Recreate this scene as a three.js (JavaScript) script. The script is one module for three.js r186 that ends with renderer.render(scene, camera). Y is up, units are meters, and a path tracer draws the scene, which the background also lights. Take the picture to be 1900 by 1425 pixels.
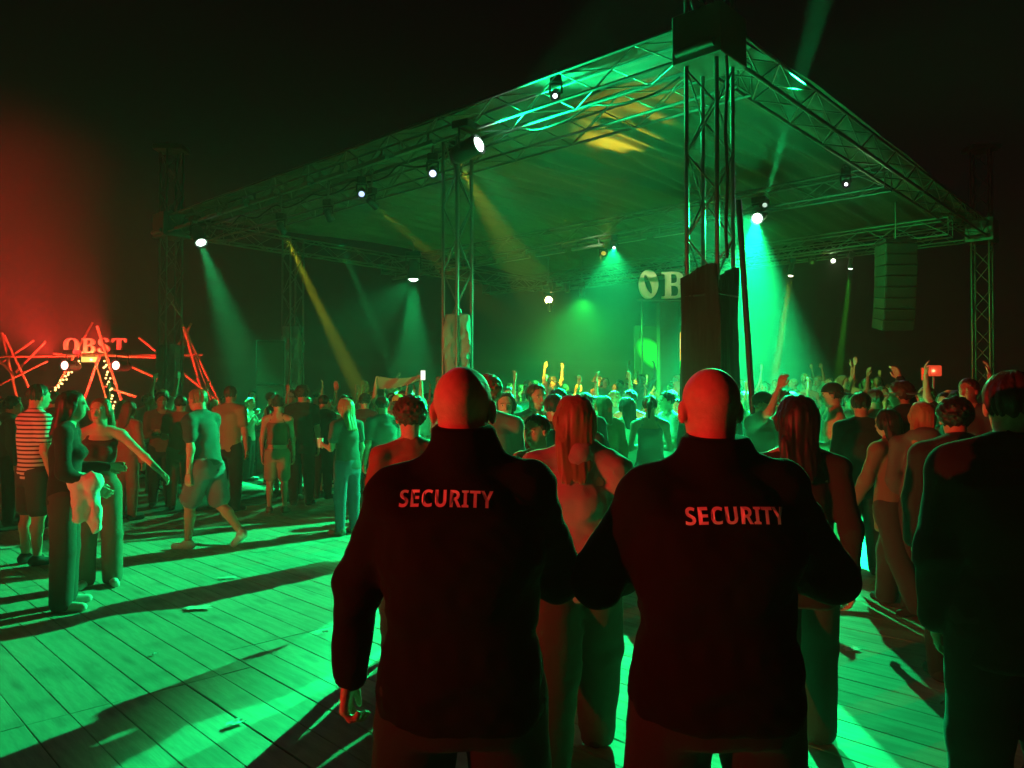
import * as THREE from 'three';
import { mergeGeometries } from 'three/addons/utils/BufferGeometryUtils.js';
import { TextGeometry } from 'three/addons/geometries/TextGeometry.js';
import { FontLoader } from 'three/addons/loaders/FontLoader.js';
import { RoundedBoxGeometry } from 'three/addons/geometries/RoundedBoxGeometry.js';
import { RectAreaLightUniformsLib } from 'three/addons/lights/RectAreaLightUniformsLib.js';

// ------------------------------------------------------------------ camera, sky, air, exposure
const scene = new THREE.Scene();
const EYE = 1.7, F = 1428, PITCH = Math.atan(22.5 / 1428);
const camera = new THREE.PerspectiveCamera(2 * Math.atan(712.5 / F) * 180 / Math.PI, 4 / 3, 0.05, 600);
camera.position.set(0, EYE, 0);
camera.rotation.x = PITCH;
scene.add(camera);
const renderer = new THREE.WebGLRenderer({ antialias: true });
renderer.toneMapping = THREE.LinearToneMapping;
renderer.toneMappingExposure = 1.0;
renderer.shadowMap.enabled = true;
RectAreaLightUniformsLib.init();
{ // a moonless night sky, the same all round
  const w = 16, h = 8, data = new Float32Array(w * h * 4);
  for (let i = 0; i < w * h; i++) data.set([0.0011, 0.0014, 0.0012, 1], i * 4);
  const sky = new THREE.DataTexture(data, w, h, THREE.RGBAFormat, THREE.FloatType);
  sky.mapping = THREE.EquirectangularReflectionMapping; sky.needsUpdate = true;
  scene.background = sky; scene.environment = sky;
}
scene.fog = new THREE.FogExp2(0xf2f6f0, 0.0028);      // stage haze
const GREEN = [0.004, 1, 0.25], LIME = [0.03, 1, 0.08], YELLOW = [1, 0.72, 0.03], RED = [1, 0.02, 0.018];

// ------------------------------------------------------------------ helpers
function rng(seed) { let a = seed >>> 0; return () => { a = (a + 0x6D2B79F5) >>> 0; let t = a; t = Math.imul(t ^ (t >>> 15), t | 1); t ^= t + Math.imul(t ^ (t >>> 7), t | 61); return ((t ^ (t >>> 14)) >>> 0) / 4294967296; }; }
const R = rng(77);
const V = (x, y, z) => new THREE.Vector3(x, y, z);
// a picture position in the 1900 x 1425 photograph and a distance give a place in the world
function at(px, py, d) {
  const dir = V((px - 950) / F, -(py - 712.5) / F, -1).applyAxisAngle(V(1, 0, 0), PITCH);
  dir.multiplyScalar(d / -dir.z); return V(dir.x, dir.y + EYE, -d);
}
const used = {};
const numbered = (n) => { const k = used[n] = (used[n] ?? -1) + 1; return k ? n + '_' + String(k).padStart(3, '0') : n; };
function tag(o, label, category, group, kind) {
  if (label) o.userData.label = label; if (category) o.userData.category = category;
  if (group) o.userData.group = group; if (kind) o.userData.kind = kind; return o;
}
function thing(name, label, category, p = V(0, 0, 0), turn = 0, group) {
  const o = new THREE.Group(); o.name = numbered(name); o.position.copy(p); o.rotation.y = turn; scene.add(o);
  return tag(o, label, category, group);
}
function part(parent, name, geo, mat) {
  const m = new THREE.Mesh(geo, mat); m.name = name; m.castShadow = m.receiveShadow = true; parent.add(m); return m;
}
function solo(name, geo, mat, label, category, group) { const m = part(scene, numbered(name), geo, mat); return tag(m, label, category, group); }
const lin = (r, g, b) => new THREE.Color().setRGB(r, g, b);
const M = (c, roughness = 0.8, extra = {}) => new THREE.MeshStandardMaterial({ color: lin(...c), roughness, ...extra });
function tubeBetween(a, b, r, seg = 6) {
  const L = a.distanceTo(b), g = new THREE.CylinderGeometry(r, r, L, seg, 1);
  g.applyQuaternion(new THREE.Quaternion().setFromUnitVectors(V(0, 1, 0), b.clone().sub(a).normalize()));
  return g.translate((a.x + b.x) / 2, (a.y + b.y) / 2, (a.z + b.z) / 2);
}
// value noise in three dimensions
function hash3(x, y, z) { let h = Math.imul(x, 374761393) ^ Math.imul(y, 668265263) ^ Math.imul(z, 2147483647 ^ 1274126177); h = Math.imul(h ^ (h >>> 13), 1274126177); return ((h ^ (h >>> 16)) >>> 0) / 4294967296; }
function noise3(x, y, z) {
  const ix = Math.floor(x), iy = Math.floor(y), iz = Math.floor(z); let fx = x - ix, fy = y - iy, fz = z - iz;
  fx = fx * fx * (3 - 2 * fx); fy = fy * fy * (3 - 2 * fy); fz = fz * fz * (3 - 2 * fz);
  const l = (a, b, t) => a + (b - a) * t, h = (a, b, c) => hash3(ix + a, iy + b, iz + c);
  return l(l(l(h(0, 0, 0), h(1, 0, 0), fx), l(h(0, 1, 0), h(1, 1, 0), fx), fy), l(l(h(0, 0, 1), h(1, 0, 1), fx), l(h(0, 1, 1), h(1, 1, 1), fx), fy), fz) * 2 - 1;
}
function texture(w, h, fn, { srgb = false, repeat = [1, 1] } = {}) {
  const data = new Uint8Array(w * h * 4);
  for (let y = 0; y < h; y++) for (let x = 0; x < w; x++) { const c = fn(x / w, y / h, x, y); data.set([c[0] * 255, c[1] * 255, c[2] * 255, 255].map((v) => Math.max(0, Math.min(255, v))), (y * w + x) * 4); }
  const t = new THREE.DataTexture(data, w, h); t.wrapS = t.wrapT = THREE.RepeatWrapping; t.magFilter = THREE.LinearFilter; t.minFilter = THREE.LinearMipmapLinearFilter;
  t.repeat.set(...repeat); if (srgb) t.colorSpace = THREE.SRGBColorSpace; t.needsUpdate = true; return t;
}
const tileNoise = (u, v, f, z) => { // noise that repeats over the unit square
  const s = (a, b) => noise3(a * f, b * f, z); const su = u * u * (3 - 2 * u), sv = v * v * (3 - 2 * v);
  return (s(u, v) * (1 - su) + s(u - 1, v) * su) * (1 - sv) + (s(u, v - 1) * (1 - su) + s(u - 1, v - 1) * su) * sv;
};

// ------------------------------------------------------------------ ground and plank deck
const AXP = V(0.70, 0, 0.714), AXQ = V(0.714, 0, -0.70);      // along the planks, across them
const onDeck = (x, z) => { const p = x * AXP.x + z * AXP.z, q = x * AXQ.x + z * AXQ.z; return p > -11.4 && p < 2 && q > -3.6 && q < 9.4; };
const onPlatform = (x, z) => { const s = (x - 2.4) * -0.7363 + (z + 9.3) * -0.6766, t = (x - 2.4) * 0.6766 + (z + 9.3) * -0.7363; return s > 0.5 && s < 14.5 && t > 5.6 && t < 14.2; };   // raised dance floor under the canopy
const floorY = (x, z) => onDeck(x, z) ? 0 : onPlatform(x, z) ? 0.36 : -0.034;
{
  const soil = texture(256, 256, (u, v) => { const n = 0.5 + 0.28 * tileNoise(u, v, 9, 1) + 0.2 * tileNoise(u, v, 34, 2) + 0.12 * tileNoise(u, v, 90, 3); return [n * 0.52, n * 0.47, n * 0.4]; }, { srgb: true, repeat: [60, 60] });
  const g = new THREE.PlaneGeometry(240, 240, 1, 1).rotateX(-Math.PI / 2);
  const ground = part(scene, 'ground', g, new THREE.MeshStandardMaterial({ map: soil, bumpMap: soil, bumpScale: 0.02, roughness: 1 }));
  ground.position.set(0, -0.034, -40); tag(ground, 'trampled bare festival ground around the plank deck', 'ground', null, 'structure');

  const grains = [0, 1, 2].map((k) => texture(512, 128, (u, v) => {
    const w = tileNoise(u, v, 3, k * 9 + 1) * 0.08, ring = Math.sin((v + w + 0.03 * tileNoise(u, v, 7, k + 3)) * 70 + k) * 0.5 + 0.5;
    const fine = tileNoise(u, v * 6 % 1, 40, k + 5), blot = tileNoise(u, v, 5, k + 11), dirt = Math.max(0, tileNoise(u, v, 11, k + 21) - 0.15);
    const t = 0.66 + 0.035 * ring + 0.045 * fine + 0.04 * blot - 0.14 * dirt; return [t * 1.0, t * 0.95, t * 0.86];
  }, { srgb: true }));
  const woods = []; for (let k = 0; k < 9; k++) woods.push(new THREE.MeshStandardMaterial({ map: grains[k % 3], bumpMap: grains[k % 3], bumpScale: 0.0012, color: lin(...[[1, 1, 1], [0.93, 0.93, 0.93], [0.86, 0.855, 0.84]][Math.floor(k / 3)]), roughness: 0.95 }));
  const deck = new THREE.Group(); deck.name = 'deck'; scene.add(deck); tag(deck, 'wide deck of weathered timber planks in the foreground', 'deck', null, 'structure');
  const W = 0.205, gap = 0.0016, geos = {};
  const plankGeo = (L, k) => {
    const key = L.toFixed(2) + k; if (geos[key]) return geos[key];
    const w = (W - gap) / 2, h = 0.028, c = 0.004, l = L / 2;     // profile with eased top edges
    const s = [[-w, -h], [w, -h], [w, -c], [w - c, 0], [-w + c, 0], [-w, -c]], P = [], UV = [], off = k * 0.31;
    const quad = (a, b, c2, d) => { for (const p of [a, b, c2, a, c2, d]) { P.push(...p); UV.push(p[0] / 2.2 + off, (p[2] + p[1]) / 0.8 + off * 1.7); } };
    for (let i = 0; i < 6; i++) { const a = s[i], b = s[(i + 1) % 6]; quad([-l, a[1], a[0]], [l, a[1], a[0]], [l, b[1], b[0]], [-l, b[1], b[0]]); }
    for (const e of [-l, l]) for (let i = 1; i < 5; i++) { const t = [[e, s[0][1], s[0][0]], [e, s[i][1], s[i][0]], [e, s[i + 1][1], s[i + 1][0]]]; for (const p of t) { P.push(...p); UV.push(p[1], p[2]); } }
    const g = new THREE.BufferGeometry(); g.setAttribute('position', new THREE.Float32BufferAttribute(P, 3)); g.setAttribute('uv', new THREE.Float32BufferAttribute(UV, 2)); g.computeVertexNormals();
    return geos[key] = g;
  };
  const r = rng(5), turn = Math.atan2(-AXP.z, AXP.x);
  for (let row = 0; row < 62; row++) {
    const q = -3.4 + row * W, cut = Math.floor(row / 7) % 2 ? -4.62 : -5.02;
    const ends = [-11.4, -8.35 + (row % 14 < 7 ? 0 : 0.4), cut, -1.4 + (row % 10 < 5 ? 0 : 0.5), 2];
    for (let k = 0; k < 4; k++) {
      const L = ends[k + 1] - ends[k] - 0.007, c = (ends[k + 1] + ends[k]) / 2, m = part(deck, 'plank', plankGeo(L, Math.floor(r() * 3)), woods[Math.floor(r() * 9)]);
      m.position.copy(AXP).multiplyScalar(c).addScaledVector(AXQ, q); m.position.y = (r() - 0.5) * 0.003 - 0.0015;
      m.rotation.set((r() - 0.5) * 0.008, turn + (r() - 0.5) * 0.0012, 0, 'YXZ');
    }
  }
}

// ------------------------------------------------------------------ truss canopy
const CR = V(2.4, 0, -9.3), CU = V(-11.1, 0, -10.2).normalize(), CV = V(10.2, 0, -11.1).normalize();
const SU = 15, SV = 14.6;
const cp = (s, t, y = 0) => CR.clone().addScaledVector(CU, s).addScaledVector(CV, t).setY(y);
const alu = M([0.2, 0.205, 0.21], 0.45, { metalness: 0.85 }), aluDark = alu, steelBlack = M([0.02, 0.02, 0.022], 0.5, { metalness: 0.3 });
// square truss from a to b: four chords, zigzag braces; single braces as parts where they can be told apart
function truss(o, a, b, w, step, mat, single, r = 0.025, rb = 0.011) {
  const dir = b.clone().sub(a), L = dir.length(); dir.normalize();
  const side = Math.abs(dir.y) > 0.9 ? CU.clone() : V(0, 1, 0).cross(dir).normalize(), up = dir.clone().cross(side).normalize();
  const corner = (i, l) => a.clone().addScaledVector(dir, l).addScaledVector(side, (i === 0 || i === 3 ? -1 : 1) * w / 2).addScaledVector(up, (i < 2 ? -1 : 1) * w / 2);
  for (let i = 0; i < 4; i++) part(o, 'chord', tubeBetween(corner(i, 0), corner(i, L), r, 8), mat);
  const n = Math.max(2, Math.round(L / step)), all = [];
  for (let k = 0; k < n; k++) for (let f = 0; f < 4; f++) {
    const f2 = (f + 1) % 4, flip = (k + f) % 2, l0 = L * k / n, l1 = L * (k + 1) / n;
    const g = tubeBetween(corner(flip ? f : f2, l0), corner(flip ? f2 : f, l1), rb, 5);
    if (single) part(o, 'brace', g, mat); else all.push(g);
    if (k === 0 || k === n - 1) { const e = tubeBetween(corner(f, k ? L : 0), corner(f2, k ? L : 0), rb, 5); if (single) part(o, 'end_bar', e, mat); else all.push(e); }
  }
  if (all.length) tag(part(o, 'bracing', mergeGeometries(all), mat), null, null, null, 'stuff');
}
const BEAM = 6.0;
const towers = [
  [0, 0, 'near truss tower of the canopy with black cladding round its foot', 7.2, true],
  [SU, 0, 'far left truss tower standing in front of the red stall', 7.9, false],
  [0, SV, 'truss tower at the dark right end of the canopy', 8.1, false],
  [4.45, 0.0, 'middle truss tower behind the left security guard', 5.78, true],
  [SU - 0.8, 3.0, 'slender truss tower wrapped in foil beside the far left tower', 6.0, false],
];
for (const [s, t, label, top, near] of towers) {
  const p = cp(s, t), o = thing('truss_tower', label, 'truss tower', p, 0, 'towers of the truss canopy');
  const y0 = floorY(p.x, p.z);
  part(o, 'base_plate', new RoundedBoxGeometry(0.9, 0.03, 0.9, 1, 0.008).translate(0, y0 + 0.015, 0), aluDark);
  truss(o, V(0, y0 + 0.03, 0), V(0, top, 0), s === 4.45 ? 0.32 : 0.4, 0.52, alu, near, 0.028, 0.012);
  if (s !== 4.45 && s !== SU - 0.8) {
    const sl = part(o, 'sleeve_block', new RoundedBoxGeometry(0.66, 0.6, 0.66, 1, 0.02).rotateY(Math.atan2(-CU.z, CU.x)).translate(0, BEAM, 0), alu);
    for (const k of [-1, 1]) part(sl, 'roller', new THREE.CylinderGeometry(0.05, 0.05, 0.5, 10).rotateZ(Math.PI / 2).rotateY(Math.atan2(-CU.z, CU.x)).translate(0.36 * CV.x * k, BEAM + 0.18 * k, 0.36 * CV.z * k), aluDark);
    part(o, 'hoist_head', new RoundedBoxGeometry(0.75, 0.14, 0.55, 1, 0.03).translate(0, top + 0.07, 0), alu);
  }
}
const beams = [
  [[0.33, 0], [SU - 0.33, 0], BEAM, 'front truss beam rising from the far left tower to the near tower', true],
  [[0.1, 1.15], [SU - 0.1, 1.15], BEAM - 0.02, 'inner truss beam just behind the front beam', true],
  [[0, 6.85], [SU, 6.85], 5.78, 'middle truss beam carrying the row of light bars', false],
  [[0, 11.4], [SU, 11.4], 5.6, 'back truss beam above the stage', false],
  [[0, SV], [SU, SV], BEAM, 'rearmost truss beam of the canopy', false],
  [[0, 0.33], [0, SV - 0.33], BEAM, 'right side truss beam running back from the near tower', true],
  [[SU, 0.33], [SU, SV - 0.33], BEAM, 'left side truss beam running back from the far left tower', false],
];
for (const [a, b, y, label, near] of beams) {
  const o = thing('truss_beam', label, 'truss beam', V(0, 0, 0), 0, 'beams of the truss canopy');
  truss(o, cp(...a, y), cp(...b, y), 0.4, 0.62, alu, near, 0.025, 0.011);
}
{ // raised dance floor
  const o = new THREE.Group(); o.name = 'platform'; scene.add(o); tag(o, 'raised dance floor under the canopy', 'platform', null, 'structure');
  const c = cp(7.5, 9.9), wood = M([0.2, 0.17, 0.13], 0.85); o.position.set(c.x, 0, c.z); o.rotation.y = Math.atan2(-CU.z, CU.x);
  for (let i = 0; i < 7; i++) for (let j = 0; j < 4; j++) part(o, 'floor_panel', new RoundedBoxGeometry(1.985, 0.06, 2.135, 1, 0.006).translate((i - 3) * 2, 0.33, (j - 1.5) * 2.15), wood);
  part(o, 'skirt', new THREE.BoxGeometry(13.9, 0.33, 8.5).translate(0, 0.132, 0), steelBlack);
}
{ // fabric roof: smooth along the front edge, gathered into folds behind the inner beam
  const nu = 420, nv = 60, P = [], I = [];
  for (let j = 0; j <= nv; j++) for (let i = 0; i <= nu; i++) {
    const s = SU * i / nu, t = SV * j / nv, k = Math.min(1, Math.max(0, (t - 1.3) / 1.2));
    const y = BEAM + 0.27 + 0.22 * Math.sin(Math.PI * t / SV) + k * (0.07 * Math.sin(s * 13.5 + 1.2 * noise3(s * 1.4, t * 0.25, 1)) * (0.55 + 0.45 * noise3(s * 1.3, t * 0.4, 5)) + 0.08 * noise3(s * 2.2, t * 0.3, 9)) + 0.02 * noise3(s * 1.5, t * 1.5, 3);
    const q = cp(s, t, y); P.push(q.x, q.y, q.z);
  }
  for (let j = 0; j < nv; j++) for (let i = 0; i < nu; i++) { const a = j * (nu + 1) + i, b = a + 1, c = a + nu + 1, d = c + 1; I.push(a, b, c, b, d, c); }
  const g = new THREE.BufferGeometry(); g.setAttribute('position', new THREE.Float32BufferAttribute(P, 3)); g.setIndex(I); g.computeVertexNormals();
  solo('canopy_roof', g, M([0.12, 0.125, 0.12], 0.85, { side: THREE.DoubleSide }), 'dark fabric roof gathered in folds over the truss canopy', 'roof');
}

// ------------------------------------------------------------------ surfaces from distance fields
function meshField(f, lo, hi, c, color) {
  const n = [0, 1, 2].map((k) => Math.ceil((hi[k] - lo[k]) / c / 4) * 4 + 5), [nx, ny, nz] = n, D = new Float32Array(nx * ny * nz), B = 4, half = B * c * 0.87;
  for (let z = 0; z < nz; z += B) for (let y = 0; y < ny; y += B) for (let x = 0; x < nx; x += B) {
    const d = f(lo[0] + (x + 1.5) * c, lo[1] + (y + 1.5) * c, lo[2] + (z + 1.5) * c), far = Math.abs(d) > half * 2.1 + c;
    for (let k = z; k < Math.min(nz, z + B); k++) for (let j = y; j < Math.min(ny, y + B); j++) for (let i = x; i < Math.min(nx, x + B); i++)
      D[(k * ny + j) * nx + i] = far ? d : f(lo[0] + i * c, lo[1] + j * c, lo[2] + k * c);
  }
  const id = new Int32Array(nx * ny * nz).fill(-1), P = [], I = [], sx = 1, sy = nx, sz = nx * ny, off = [0, sx, sy, sx + sy, sz, sz + sx, sz + sy, sz + sx + sy];
  const edges = [[0, 1], [2, 3], [4, 5], [6, 7], [0, 2], [1, 3], [4, 6], [5, 7], [0, 4], [1, 5], [2, 6], [3, 7]];
  for (let k = 0; k < nz - 1; k++) for (let j = 0; j < ny - 1; j++) for (let i = 0; i < nx - 1; i++) {
    const o = (k * ny + j) * nx + i; let m = 0;
    for (let e = 0; e < 8; e++) if (D[o + off[e]] < 0) m |= 1 << e;
    if (m === 0 || m === 255) continue;
    let x = 0, y = 0, z = 0, cnt = 0;
    for (const [a, b] of edges) if (((m >> a) ^ (m >> b)) & 1) {
      const da = D[o + off[a]], t = da / (da - D[o + off[b]]);
      x += (a & 1) + t * ((b & 1) - (a & 1)); y += ((a >> 1) & 1) + t * (((b >> 1) & 1) - ((a >> 1) & 1)); z += (a >> 2) + t * ((b >> 2) - (a >> 2)); cnt++;
    }
    id[o] = P.length / 3; P.push(lo[0] + (i + x / cnt) * c, lo[1] + (j + y / cnt) * c, lo[2] + (k + z / cnt) * c);
  }
  const quad = (a, b, c2, d, flip) => { if (a < 0 || b < 0 || c2 < 0 || d < 0) return; if (flip) I.push(a, c2, b, a, d, c2); else I.push(a, b, c2, a, c2, d); };
  for (let k = 1; k < nz - 1; k++) for (let j = 1; j < ny - 1; j++) for (let i = 1; i < nx - 1; i++) {
    const o = (k * ny + j) * nx + i, s = D[o] < 0;
    if (s !== D[o + sx] < 0) quad(id[o - sy - sz], id[o - sz], id[o], id[o - sy], !s);
    if (s !== D[o + sy] < 0) quad(id[o - sx - sz], id[o - sx], id[o], id[o - sz], !s);
    if (s !== D[o + sz] < 0) quad(id[o - sx - sy], id[o - sy], id[o], id[o - sx], !s);
  }
  const g = new THREE.BufferGeometry(), uv = []; g.setAttribute('position', new THREE.Float32BufferAttribute(P, 3)); g.setIndex(I); g.computeVertexNormals();
  for (let i = 0; i < P.length; i += 3) uv.push(P[i] + P[i + 2] * 0.6, P[i + 1]);
  g.setAttribute('uv', new THREE.Float32BufferAttribute(uv, 2));
  if (color) { const C = []; for (let i = 0; i < P.length; i += 3) C.push(...color(P[i], P[i + 1], P[i + 2])); g.setAttribute('color', new THREE.Float32BufferAttribute(C, 3)); }
  return g;
}
const smin = (a, b, k) => { const h = Math.max(k - Math.abs(a - b), 0) / k; return Math.min(a, b) - h * h * k * 0.25; };
const smax = (a, b, k) => -smin(-a, -b, k);
function cap(a, b, ra, rb) { // tapered capsule
  const dx = b.x - a.x, dy = b.y - a.y, dz = b.z - a.z, il = 1 / Math.max(1e-9, dx * dx + dy * dy + dz * dz), ax = a.x, ay = a.y, az = a.z;
  return (x, y, z) => { const px = x - ax, py = y - ay, pz = z - az, t = Math.min(1, Math.max(0, (px * dx + py * dy + pz * dz) * il)), ex = px - dx * t, ey = py - dy * t, ez = pz - dz * t; return Math.sqrt(ex * ex + ey * ey + ez * ez) - ra - (rb - ra) * t; };
}
function ell(c, r) { const m = Math.min(...r); return (x, y, z) => { const a = (x - c[0]) / r[0], b = (y - c[1]) / r[1], d = (z - c[2]) / r[2]; return (Math.sqrt(a * a + b * b + d * d) - 1) * m; }; }
const union = (fs, k) => (x, y, z) => { let d = fs[0](x, y, z); for (let i = 1; i < fs.length; i++) d = smin(d, fs[i](x, y, z), k); return d; };
const boxOf = (pts, pad) => { const lo = [9, 9, 9], hi = [-9, -9, -9]; for (const p of pts) [p.x, p.y, p.z].forEach((v, k) => { lo[k] = Math.min(lo[k], v - pad); hi[k] = Math.max(hi[k], v + pad); }); return [lo, hi]; };

// ------------------------------------------------------------------ people
const weave = texture(64, 64, (u, v) => { const t = 0.5 + 0.25 * Math.sin(u * 50.265) * Math.sin(v * 50.265) + 0.2 * tileNoise(u, v, 16, 4); return [t, t, t]; }, { repeat: [14, 14] });
const fabrics = {};
const fabric = (c, rough = 0.92) => fabrics[c + rough] ??= new THREE.MeshStandardMaterial({ color: lin(...c), roughness: rough, bumpMap: weave, bumpScale: 0.0007 });
const skins = {};
const pores = texture(128, 128, (u, v) => { const t = 0.5 + 0.3 * tileNoise(u, v, 40, 2) + 0.25 * tileNoise(u, v, 12, 6); return [t, t, t]; }, { repeat: [9, 9] });
const skinOf = (c) => skins[c] ??= new THREE.MeshStandardMaterial({ color: lin(...c), roughness: 0.55, vertexColors: true, bumpMap: pores, bumpScale: 0.0012 });
const hairs = {};
const hairOf = (c) => hairs[c] ??= new THREE.MeshStandardMaterial({ color: lin(...c), roughness: 0.5 });
const SKIN = [[0.50, 0.30, 0.21], [0.42, 0.24, 0.16], [0.56, 0.36, 0.27], [0.34, 0.19, 0.12]];
const HAIR = { black: [0.012, 0.01, 0.009], brown: [0.05, 0.027, 0.014], dark: [0.025, 0.015, 0.01], blond: [0.36, 0.22, 0.09], fair: [0.22, 0.13, 0.055], red: [0.16, 0.05, 0.018] };
const POSE = {
  stand: { arms: [[[0.16, -1, 0.02], [0.02, -1, 0.2]], [[0.16, -1, 0.02], [0.02, -1, 0.2]]] },
  drink: { arms: [[[0.14, -1, 0.15], [-0.25, 0.15, 1]], [[0.18, -1, -0.05], [0.05, -1, 0.25]]] },
  drinkR: { arms: [[[0.18, -1, -0.05], [0.05, -1, 0.25]], [[0.14, -1, 0.2], [-0.3, 0.3, 1]]] },
  up: { arms: [[[0.45, 0.85, 0.15], [-0.1, 1, 0.15]], [[0.4, 0.9, 0.1], [0.05, 1, 0.2]]] },
  oneUp: { arms: [[[0.35, 0.9, 0.2], [0.05, 1, 0.1]], [[0.25, -1, 0.1], [-0.1, -0.5, 0.7]]] },
  phone: { arms: [[[0.25, -0.9, 0.3], [-0.3, 0.4, 0.9]], [[0.3, 0.35, 0.7], [-0.15, 0.9, 0.3]]] },
  dance: { arms: [[[0.6, -0.7, 0.2], [0.05, 0.6, 0.7]], [[0.55, -0.6, 0.3], [-0.2, 0.8, 0.5]]] },
  cross: { arms: [[[0.2, -1, 0.2], [-0.9, 0.15, 0.5]], [[0.2, -1, 0.2], [-0.9, 0.05, 0.55]]] },
  walk: { arms: [[[0.12, -1, 0.35], [0.0, -0.85, 0.5]], [[0.15, -1, -0.3], [0.02, -1, 0.15]]], legs: [[[0.04, -1, -0.3], [0, -1, -0.5]], [[0.03, -1, 0.32], [0, -1, 0.05]]] },
  hips: { arms: [[[0.6, -0.9, -0.15], [-0.75, -0.45, 0.5]], [[0.6, -0.9, -0.15], [-0.75, -0.45, 0.5]]] },
};
const N = (a) => V(...a).normalize();
function skeleton(sp) {
  const H = sp.H, pose = sp.pose, k = sp.build ?? 1, legs = pose.legs ?? [[[0.05, -1, 0.02], [0.01, -1, -0.03]], [[0.05, -1, 0.02], [0.01, -1, -0.03]]], J = { L: [], R: [] };
  const seg = 0.236 * H, sd = [1, -1];
  let hipY = 0;
  legs.forEach((l) => { hipY = Math.max(hipY, -(N(l[0]).y + N(l[1]).y) * seg); });
  hipY += 0.043 * H;
  J.pelvis = V(0, hipY, 0); J.spine = N([pose.lean?.[0] ?? 0, 1, pose.lean?.[1] ?? 0.02]); J.len = 0.305 * H;
  J.fwd = V(Math.sin(pose.twist ?? 0), 0, Math.cos(pose.twist ?? 0)); J.right = J.spine.clone().cross(J.fwd).normalize().negate(); J.side = J.right.clone().negate(); // side: +x, the left hand
  J.side = V(0, 1, 0).cross(J.fwd).normalize(); J.fwd = J.side.clone().cross(J.spine).normalize();
  J.chest = J.pelvis.clone().addScaledVector(J.spine, J.len);
  J.neck = J.pelvis.clone().addScaledVector(J.spine, J.len + 0.035 * H).addScaledVector(J.fwd, 0.004 * H);
  J.head = J.neck.clone().addScaledVector(J.spine, 0.083 * H).addScaledVector(J.fwd, 0.02 * H + (pose.headFwd ?? 0));
  J.limb = sd.map((s, i) => {
    const f = (v) => V(v[0] * s, v[1], v[2]).normalize(), arm = pose.arms[i];
    const sh = J.chest.clone().addScaledVector(J.side, s * 0.104 * H * (sp.shoulder ?? k)).addScaledVector(J.spine, -0.012 * H + (arm[0][1] > 0.2 ? 0.02 * H : 0));
    const el = sh.clone().addScaledVector(f(arm[0]), 0.172 * H), fd = f(arm[1]), wr = el.clone().addScaledVector(fd, 0.145 * H);
    const hip = J.pelvis.clone().add(V(s * 0.05 * H * Math.sqrt(k), 0, 0)), kn = hip.clone().addScaledVector(f(legs[i][0]), seg), an = kn.clone().addScaledVector(f(legs[i][1]), seg);
    const ld = f(legs[i][1]), foot = N([s * 0.22, Math.min(0, -0.02 + (ld.z < -0.3 ? ld.z : 0)), 1]);
    return { s, sh, el, wr, fd, hip, kn, an, foot };
  });
  return J;
}
// torso as a stack of ellipses along the spine; grow widens it, keys [t, half width, half depth]
const TORSO = {
  m: [[-0.35, 0.15, 0.105], [0, 0.163, 0.112], [0.35, 0.145, 0.104], [0.68, 0.168, 0.122], [0.86, 0.165, 0.108], [0.98, 0.12, 0.075], [1.1, 0.05, 0.05]],
  f: [[-0.35, 0.155, 0.108], [0, 0.165, 0.115], [0.38, 0.118, 0.085], [0.68, 0.138, 0.112], [0.86, 0.138, 0.088], [0.98, 0.10, 0.066], [1.1, 0.045, 0.045]],
};
function torsoField(J, keys, sc, grow, t0, t1, hang = 0) {
  const { pelvis: o, spine: u, side: r, fwd: f, len } = J, wide = sc.w, deep = sc.d;
  return (x, y, z) => {
    const px = x - o.x, py = y - o.y, pz = z - o.z; let t = (px * u.x + py * u.y + pz * u.z) / len; const tc = Math.min(t1, Math.max(t0, t));
    let i = 0; while (i < keys.length - 2 && keys[i + 1][0] < tc) i++;
    const A = keys[i], B = keys[i + 1], q = Math.min(1, Math.max(0, (tc - A[0]) / (B[0] - A[0]))), e = q * q * (3 - 2 * q);
    let a = (A[1] + (B[1] - A[1]) * e) * wide + grow, b = (A[2] + (B[2] - A[2]) * e) * deep + grow;
    if (hang) { const h = Math.max(0, Math.min(1, (0.68 - tc) / 0.4)) * hang; a = a + (Math.max(a, 0.168 * wide) - a) * h; b = b + (Math.max(b, 0.122 * deep) - b) * h; }
    const lx = px * r.x + py * r.y + pz * r.z, lz = px * f.x + py * f.y + pz * f.z, n = Math.pow(Math.pow(Math.abs(lx / a), 2.4) + Math.pow(Math.abs(lz / b), 2.4), 1 / 2.4);
    return smax((n - 1) * Math.min(a, b), Math.max(t0 - t, t - t1) * len, 0.02);
  };
}
function headFrame(J, sp) {
  const q = new THREE.Quaternion().setFromUnitVectors(V(0, 1, 0), J.spine).multiply(new THREE.Quaternion().setFromEuler(new THREE.Euler(sp.pitch ?? 0, sp.yaw ?? 0, sp.roll ?? 0, 'YXZ')));
  return { q, s: sp.H / 1.75 * (sp.headScale ?? 1), o: J.head };
}
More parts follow.
